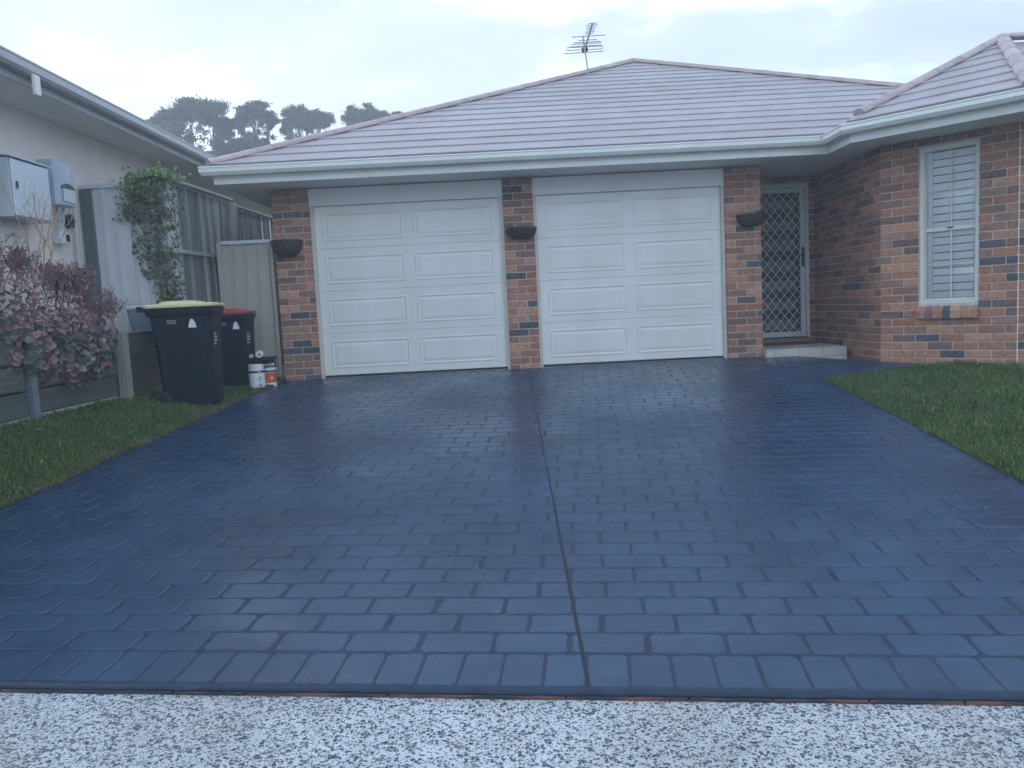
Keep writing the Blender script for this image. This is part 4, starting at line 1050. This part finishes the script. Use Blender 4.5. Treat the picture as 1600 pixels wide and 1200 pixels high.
yy = rng.uniform(4.0, 9.45, n); xx = edgeL(yy) - np.abs(rng.normal(0, .040, n)) * (1 + .6 * np.sin(yy * 7.3) * np.sin(yy * 2.9)) + .016 + .012 * np.sin(yy * 5.1)
P = np.stack([xx, yy, [lawnL(a, b) - .002 for a, b in zip(xx, yy)]], 1)
o = link('dry_grass', grass_mesh('dry_grass', P, .022, STRAW, 1.3, .003)); tag(o, 'dry straw coloured grass fringe along the left edge of the driveway', 'dry grass', kind='stuff')
n = 1500
yy = rng.uniform(4.0, 7.8, n); xx = edgeR(yy) + rng.uniform(-.015, .02, n)
P = np.stack([xx, yy, [lawnR(a, b) - .002 for a, b in zip(xx, yy)]], 1)
o = link('dry_grass', grass_mesh('dry_grass_r', P, .02, [GR[2], STRAW[1], GR[2]], 1.2, .003)); tag(o, 'ragged dark grass fringe along the right edge of the driveway', 'dry grass', kind='stuff')
def scatter(n, ys_, xs_of, zf, h_, mats, lean, width, name, label):
    yy = rng.uniform(*ys_, n); xx = xs_of(yy, n); P = np.stack([xx, yy, [zf(a, b) - .004 for a, b in zip(xx, yy)]], 1)
    o = link('grass', grass_mesh(name, P, h_, mats, lean, width)); tag(o, label, 'grass', kind='stuff')
def clumped(lo, hi):
    def f_(yy, n):
        k = n // 22; c = rng.uniform(0, 1, k); cy = rng.uniform(yy.min(), yy.max(), k); i = rng.integers(0, k, n)
        yy[:] = np.clip(cy[i] + rng.normal(0, .022, n), yy.min(), yy.max()); return lo(yy) + (hi(yy) - lo(yy)) * c[i] + rng.normal(0, .022, n)
    return f_
scatter(5200, (4.2, 9.5), clumped(lambda y: y * 0 + RW + .02, lambda y: edgeL(y)), lawnL, .05, [GR[1], GR[0], GR[3]], .7, .0034, 'tufts_left', 'taller grass tufts scattered over the left lawn')
scatter(7600, (4.0, 7.75), clumped(lambda y: edgeR(y) + .01, lambda y: edgeR(y) + 2.1), lawnR, .05, [GR[1], GR[0], GR[3]], .7, .0034, 'tufts_right', 'taller grass tufts scattered over the right lawn')
scatter(1500, (4.2, 9.5), lambda y, n: RW + .02 + (edgeL(y) - RW) * rng.uniform(0, 1, n), lawnL, .04, STRAW, 1.6, .003, 'dry_left', 'dry pale blades scattered in the left lawn')
scatter(1800, (4.0, 7.75), lambda y, n: edgeR(y) + rng.uniform(0, 2.2, n), lawnR, .04, STRAW, 1.6, .003, 'dry_right', 'dry pale blades scattered in the right lawn')
# clover-like flecks: pale flat bits among the blades
lf = MB(); lf.add([(-.5, 0, 0), (-.2, .16, .05), (.15, .17, .03), (.5, 0, .09), (.15, -.16, .04), (-.2, -.15, .06), (0, 0, -.02)], [(0, 1, 6), (1, 2, 6), (2, 3, 6), (3, 4, 6), (4, 5, 6), (5, 0, 6)])
LFM = [lf.mesh('fallen_leaf', mat('fallen_leaf_%s' % n_, c_, .8, .25, 20)) for n_, c_ in (('tan', (.36, .28, .2)), ('brown', (.2, .12, .075)), ('pale', (.42, .36, .28)))]
LEAFLAB = ['long tan fallen leaf on the lawn near the steel post', 'brown curled fallen leaf just right of the steel post', 'pale fallen leaf on the lawn before the timber post', 'largest pale fallen leaf, near the driveway edge', 'brown fallen leaf halfway between steel post and driveway', 'tan fallen leaf beside the wheel of the yellow lidded bin']
for (px, py, sz, k_) in ((58, 671, .11, 0), (78, 655, .09, 1), (170, 650, .10, 2), (205, 677, .12, 2), (215, 680, .07, 1), (92, 694, .08, 1), (132, 692, .07, 1), (97, 702, .06, 2), (65, 722, .07, 0), (70, 733, .05, 2), (210, 690, .06, 1), (250, 625, .08, 0), (248, 630, .06, 2), (281, 628, .06, 2), (265, 642, .05, 2), (233, 650, .05, 2), (150, 660, .05, 2), (30, 678, .06, 0), (195, 697, .05, 0), (118, 700, .05, 0)):
    d = F + RT * ((px - 800) / 1200) - UP * ((py - 600) / 1200); best = None
    for tt in np.arange(3.5, 9.5, .01):
        q = CAM + d * tt
        if q.z <= lawnL(q.x, q.y) + .02: best = q; break
    if best is None: continue
    o = link('fallen_leaf', LFM[k_], None, best); o.scale = (sz, sz, sz); o.rotation_euler = (random.uniform(-.4, .4), random.uniform(-.4, .4), random.uniform(0, 6.28))
    tag(o, 'small dry fallen leaf lying on the left lawn' if sz < .08 else LEAFLAB.pop(0), 'leaf', 'fallen leaves on the left lawn')

# bush spilling over the retaining wall
bush = thing('garden_bush', (-4.05, 6.5, .6), 'sprawling grey green and dusty pink bush spilling over the sleeper wall', 'bush')
ST = mat('stem_brown', (.16, .12, .09), .85, .3, 20)
TWG = mat('twig_tan', (.42, .29, .20), .85, .25, 20)
BG = [mat('bush_leaf_%s' % n_, c_, .6, .22, 14, trans=.15) for n_, c_ in (('grey', (.15, .165, .14)), ('green', (.09, .12, .085)), ('pink', (.32, .185, .17)), ('pale', (.24, .21, .18)), ('mauve', (.27, .14, .15)))]
brn = random.Random(21)
stems = MB(); V_all = []; F_all = []; M_all = []; nv = 0
def rosette(c_, ax, s_, nl_, mi):
    global nv
    ax = ax.normalized(); a = ax.orthogonal().normalized(); b = ax.cross(a)
    for k_ in range(nl_):
        th_ = 2 * math.pi * k_ / nl_ + brn.uniform(-.25, .25); out_ = (a * math.cos(th_) + b * math.sin(th_)); up_ = ax * brn.uniform(.15, .75)
        dr_ = (out_ + up_).normalized(); sd_ = dr_.cross(ax).normalized(); L_ = s_ * brn.uniform(.7, 1.25); W_ = L_ * .42
        pts = [c_ + dr_ * (L_ * .12), c_ + dr_ * (L_ * .5) + sd_ * W_ * .85, c_ + dr_ * (L_ * .85) + sd_ * W_ * .75 - ax * L_ * .03, c_ + dr_ * L_ + ax * L_ * brn.uniform(-.25, .12), c_ + dr_ * (L_ * .85) - sd_ * W_ * .75 - ax * L_ * .03, c_ + dr_ * (L_ * .5) - sd_ * W_ * .85]
        V_all.extend([tuple(q) for q in pts]); F_all.append((nv, nv + 1, nv + 2, nv + 3)); F_all.append((nv, nv + 3, nv + 4, nv + 5)); M_all.extend([mi, mi]); nv += 6
blobs = [(-4.02, 6.0, .95, .34, .45, .36), (-4.0, 6.7, .85, .33, .45, .32), (-4.0, 7.2, .72, .28, .36, .24), (-3.86, 6.3, .62, .18, .40, .28), (-3.80, 6.75, .45, .12, .28, .2), (-3.84, 7.1, .55, .14, .3, .2), (-4.1, 5.5, .95, .3, .5, .36)]
for bx, by, bz, rx, ry, rz_ in blobs:
    for _ in range(int(520 * (rx * ry + ry * rz_ + rx * rz_) / .45)):
        v = Vector((brn.gauss(0, 1), brn.gauss(0, 1), brn.gauss(0, 1))).normalized(); f_ = brn.uniform(.72, 1.08)
        c_ = Vector((bx + v.x * rx * f_, by + v.y * ry * f_, bz + v.z * rz_ * f_))
        if c_.x < nx + .05 or (c_.z < .62 and c_.x < RW - .02): continue
        low = c_.z < .75
        mi = brn.choices((0, 1, 2, 3, 4), (.30, .28, .2, .08, .14) if low else (.12, .12, .36, .06, .34))[0]
        rosette(c_, v + Vector((.25, -.25, .35)), brn.uniform(.024, .043) if low else brn.uniform(.014, .03), brn.choice((5, 6, 7)), mi)
for bx, by, bz, rx, ry, rz_ in blobs:
    for _ in range(16):
        v = Vector((brn.gauss(0, 1), brn.gauss(0, 1), abs(brn.gauss(0, 1)) * .8)).normalized(); p = Vector((bx - .1, by, max(.6, bz - rz_ * .8))); q = Vector((bx + v.x * rx, by + v.y * ry, bz + v.z * rz_))
        stems.tube([p, p.lerp(q, .5) + Vector((0, 0, .05)), q], [.008, .005, .003], 4)
stems.build('stem', ST, bush)
me = rawmesh('foliage', V_all, F_all, BG, M_all); tag(link('foliage', me, bush), kind='stuff')
# pink feathery sprigs above and to the right, bare twigs at the top left
tw = MB(); tips = []
def sprig(p, d, ln, r, depth, mb):
    q = p + d * ln; mb.tube([p, p.lerp(q, .5) + Vector((brn.uniform(-.01, .01), brn.uniform(-.01, .01), 0)), q], [r, r * .85, r * .65], 4)
    tips.append((q, d))
    if depth:
        for s_ in range(brn.choice((2, 3))):
            nd = (d + Vector((brn.uniform(-.55, .55), brn.uniform(-.55, .55), brn.uniform(-.1, .45)))).normalized(); sprig(p.lerp(q, brn.uniform(.45, 1)), nd, ln * brn.uniform(.55, .8), r * .62, depth - 1, mb)
for px_, py_, pz_, ln in ((-4.1, 5.85, 1.15, .17), (-4.12, 6.2, 1.1, .2), (-4.0, 6.75, 1.0, .17), (-4.0, 7.0, .9, .18), (-3.9, 7.25, .78, .16), (-3.85, 7.35, .7, .15), (-4.1, 6.5, 1.1, .16), (-3.95, 6.95, .95, .15), (-4.1, 5.5, 1.2, .18), (-4.0, 7.1, 1.0, .16)):
    for _ in range(8): sprig(Vector((px_ + brn.uniform(-.1, .1), py_ + brn.uniform(-.12, .12), pz_)), Vector((brn.uniform(-.3, .35), brn.uniform(-.4, .5), 1)).normalized(), ln, .006, 3, tw)
tw.build('pink_sprig', mat('sprig_pink', (.30, .175, .165), .85, .25, 20), bush)
tp_ = np.array([tuple(q) for q, d in tips]); tp_ = np.repeat(tp_, 5, 0) + rng.normal(0, .018, (len(tp_) * 5, 3))
V, Fq = leaf_cloud(tp_, .028, .45); o = link('sprig_leaf', rawmesh('sprig_leaf', V, Fq, [BG[2], BG[4], BG[3]], rng.integers(0, 3, len(Fq))), bush); tag(o, kind='stuff')
tall = MB(); tips2 = tips; tips = []
for k_ in range(5): sprig(Vector((-3.97 + brn.uniform(-.05, .05), 6.62 + brn.uniform(-.1, .1), 1.15)), Vector((brn.uniform(-.1, .1), brn.uniform(-.3, .3), 1)).normalized(), brn.uniform(.34, .44), .0075, 3, tall)
tall.build('bare_twig', TWG, bush)

# vine on the fence corner
vine = thing('climbing_vine', (-3.72, FY - .06, .6), 'green climbing vine covering the corner of the grey metal fence', 'vine')
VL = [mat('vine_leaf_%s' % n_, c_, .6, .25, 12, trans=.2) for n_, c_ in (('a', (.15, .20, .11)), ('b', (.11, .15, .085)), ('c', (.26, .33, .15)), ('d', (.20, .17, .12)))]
P = []
for _ in range(1700):
    z = brn.uniform(.75, 2.42); f_ = (z - .7) / 1.7
    wdt = .10 + .14 * min(1, f_ * 1.5); cx = -3.80 + .03 * math.sin(z * 7) + .10 * (1 - min(1, f_ * 2)) 
    x = brn.gauss(cx, wdt * .72); 
    if abs(x - cx) > wdt * 1.25: continue
    P.append((x, FY - .045 - abs(brn.gauss(0, .06)) * (1.0 - abs(x - cx) / (wdt * 1.4)), z))
for _ in range(700):
    x = brn.gauss(-3.78, .14); P.append((x, FY + brn.gauss(-.03, .09), 2.36 + abs(brn.gauss(0, .055)) - abs(x + 3.78) * .2))
for _ in range(420):
    z = brn.uniform(1.9, 2.35); P.append((brn.gauss(-4.02, .1), FY - .04 - abs(brn.gauss(0, .02)), z))
P = np.array(P); V, Fq = leaf_cloud(P, rng.uniform(.028, .062, len(P)), .7, .3, np.tile(np.array([[.1, -1, .25]]), (len(P), 1)))
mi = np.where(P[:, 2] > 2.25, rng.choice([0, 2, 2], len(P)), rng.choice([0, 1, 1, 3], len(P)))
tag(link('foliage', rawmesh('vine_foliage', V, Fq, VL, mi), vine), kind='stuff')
vs2 = MB()
for k_ in range(7):
    pts = [Vector((-3.78 + brn.uniform(-.06, .06), FY - .05, .6 + z * .3)) for z in range(7)]; vs2.tube(pts, .006, 4)
vs2.build('stem', ST, vine)

# trees behind the houses
TL = [mat('gum_leaf_%s' % n_, c_, .65, .25, 2, trans=.2) for n_, c_ in (('a', (.05, .075, .04)), ('b', (.075, .10, .055)), ('c', (.035, .055, .03)))]
BARK = mat('gum_bark', (.16, .14, .12), .9, .3, 6)
TY = 38.0
def treept(px, py, Y):
    d = F + RT * ((px - 800) / 1200) - UP * ((py - 600) / 1200); return CAM + d * (Y / d.y)
def tree(base_px, Y, clumps, label, dens=1.0, name='gum_tree'):
    b = treept(base_px, 480, Y); base = Vector((b.x, b.y, -.15))
    t = thing(name, base, label, 'tree', 'gum trees behind the roofs')
    tr = MB(); PP = []; k = Y / 1200
    cl = [(treept(px, py, Y + oy), rx * k, rz_ * k) for px, py, rx, rz_, oy in clumps]
    top = max(c[0].z for c in cl); cx = sum(c[0].x for c in cl) / len(cl)
    fork = Vector((base.x * .6 + cx * .4, base.y, base.z + (top - base.z) * .45))
    q_ = Y / 38; tr.tube([base, base.lerp(fork, .5) + Vector((.15, 0, 0)), fork], [.32 * q_, .25 * q_, .19 * q_], 8)
    for c, rx, rz_ in cl:
        mid = fork.lerp(c, .55) + Vector((brn.uniform(-.3, .3), brn.uniform(-.3, .3), brn.uniform(-.3, .2)))
        tr.tube([fork - Vector((0, 0, .3)), mid, c], [.11 * q_, .06 * q_, .03 * q_], 6)
        for _ in range(7):
            e_ = c + Vector((brn.uniform(-1, 1) * rx, brn.uniform(-1, 1) * rx, brn.uniform(-.6, .9) * rz_)); tr.tube([mid.lerp(c, brn.uniform(.2, 1)), (c + e_) / 2 + Vector((0, 0, .1)), e_], [.03 * q_, .018 * q_, .008 * q_], 4)
        for _ in range(int(9 * dens)):
            t_ = brn.uniform(.45, 1); s_ = mid.lerp(c, t_) + Vector((brn.gauss(0, .35) * rx, brn.gauss(0, .35) * rx, brn.gauss(-.1, .35) * rz_)); PP.append(np.array([tuple(s_)]) + rng.normal(0, 1, (70, 3)) * np.array([[rx * .14, rx * .14, rz_ * .16]]))
        nsub = int(34 * dens)
        for _ in range(nsub):
            v = Vector((brn.gauss(0, 1), brn.gauss(0, 1), brn.gauss(0, 1))).normalized() * (brn.random() ** .45); s_ = c + Vector((v.x * rx, v.y * rx * .8, v.z * rz_))
            m_ = brn.randrange(60, 130); PP.append(np.array([tuple(s_)]) + rng.normal(0, 1, (m_, 3)) * np.array([[rx * .15, rx * .15, rz_ * .15]]))
    tr.build('trunk', BARK, t)
    PP = np.concatenate(PP); V, Fq = leaf_cloud(PP, .0034 * Y, .5, .6)
    tag(link('crown', rawmesh('crown', V, Fq, TL, rng.integers(0, 3, len(Fq))), t), kind='stuff')
tree(310, 46, [(300, 172, 34, 18, 0), (270, 186, 26, 22, 1), (335, 180, 28, 20, -1), (248, 190, 18, 12, 1), (352, 198, 14, 14, 0), (268, 220, 32, 24, 0), (372, 230, 22, 14, 0), (325, 246, 26, 8, 0)], 'broad dark gum tree, leftmost and tallest behind the neighbouring roof', 1.25)
tree(395, 48, [(398, 174, 26, 12, 0), (420, 186, 14, 11, 0), (378, 190, 12, 12, 1), (400, 224, 18, 9, 0)], 'gum tree with small rounded crown, second from the left behind the roofs', 1.1)
tree(480, 50, [(466, 180, 22, 13, 0), (500, 186, 20, 13, 0), (449, 196, 12, 13, 1), (480, 196, 18, 7, 0)], 'gum tree with flat open crown, third from the left behind the roofs', 1.0)
tree(580, 51, [(547, 184, 15, 15, 0), (574, 178, 18, 13, 0), (598, 184, 18, 10, 1), (562, 198, 20, 8, 0), (620, 185, 16, 8, 0)], 'sparse gum tree, rightmost, its top just clearing the garage hip', .75)

# ------------------------------------------------------------------ haze volume added to imitate the milky lens glare
hz = MB().box(-122, 122, -32, 172, -1.75, 46.0).build('haze', [])
HM = bpy.data.materials.new('glare_haze'); HM.use_nodes = True; HN = HM.node_tree.nodes
for n in list(HN):
    if n.type != 'OUTPUT_MATERIAL': HN.remove(n)
pv = HN.new('ShaderNodeVolumePrincipled'); pv.inputs['Color'].default_value = (.86, .92, 1, 1); pv.inputs['Density'].default_value = .0065; pv.inputs['Anisotropy'].default_value = .3
HM.node_tree.links.new(pv.outputs[0], HN['Material Output'].inputs['Volume']); hz.data.materials.append(HM)
tag(hz, 'added pale blue haze standing in for lens glare over the two houses', 'haze', kind='stuff')
sc.cycles.volume_bounces = 2
for o in BASES: del o['_base']
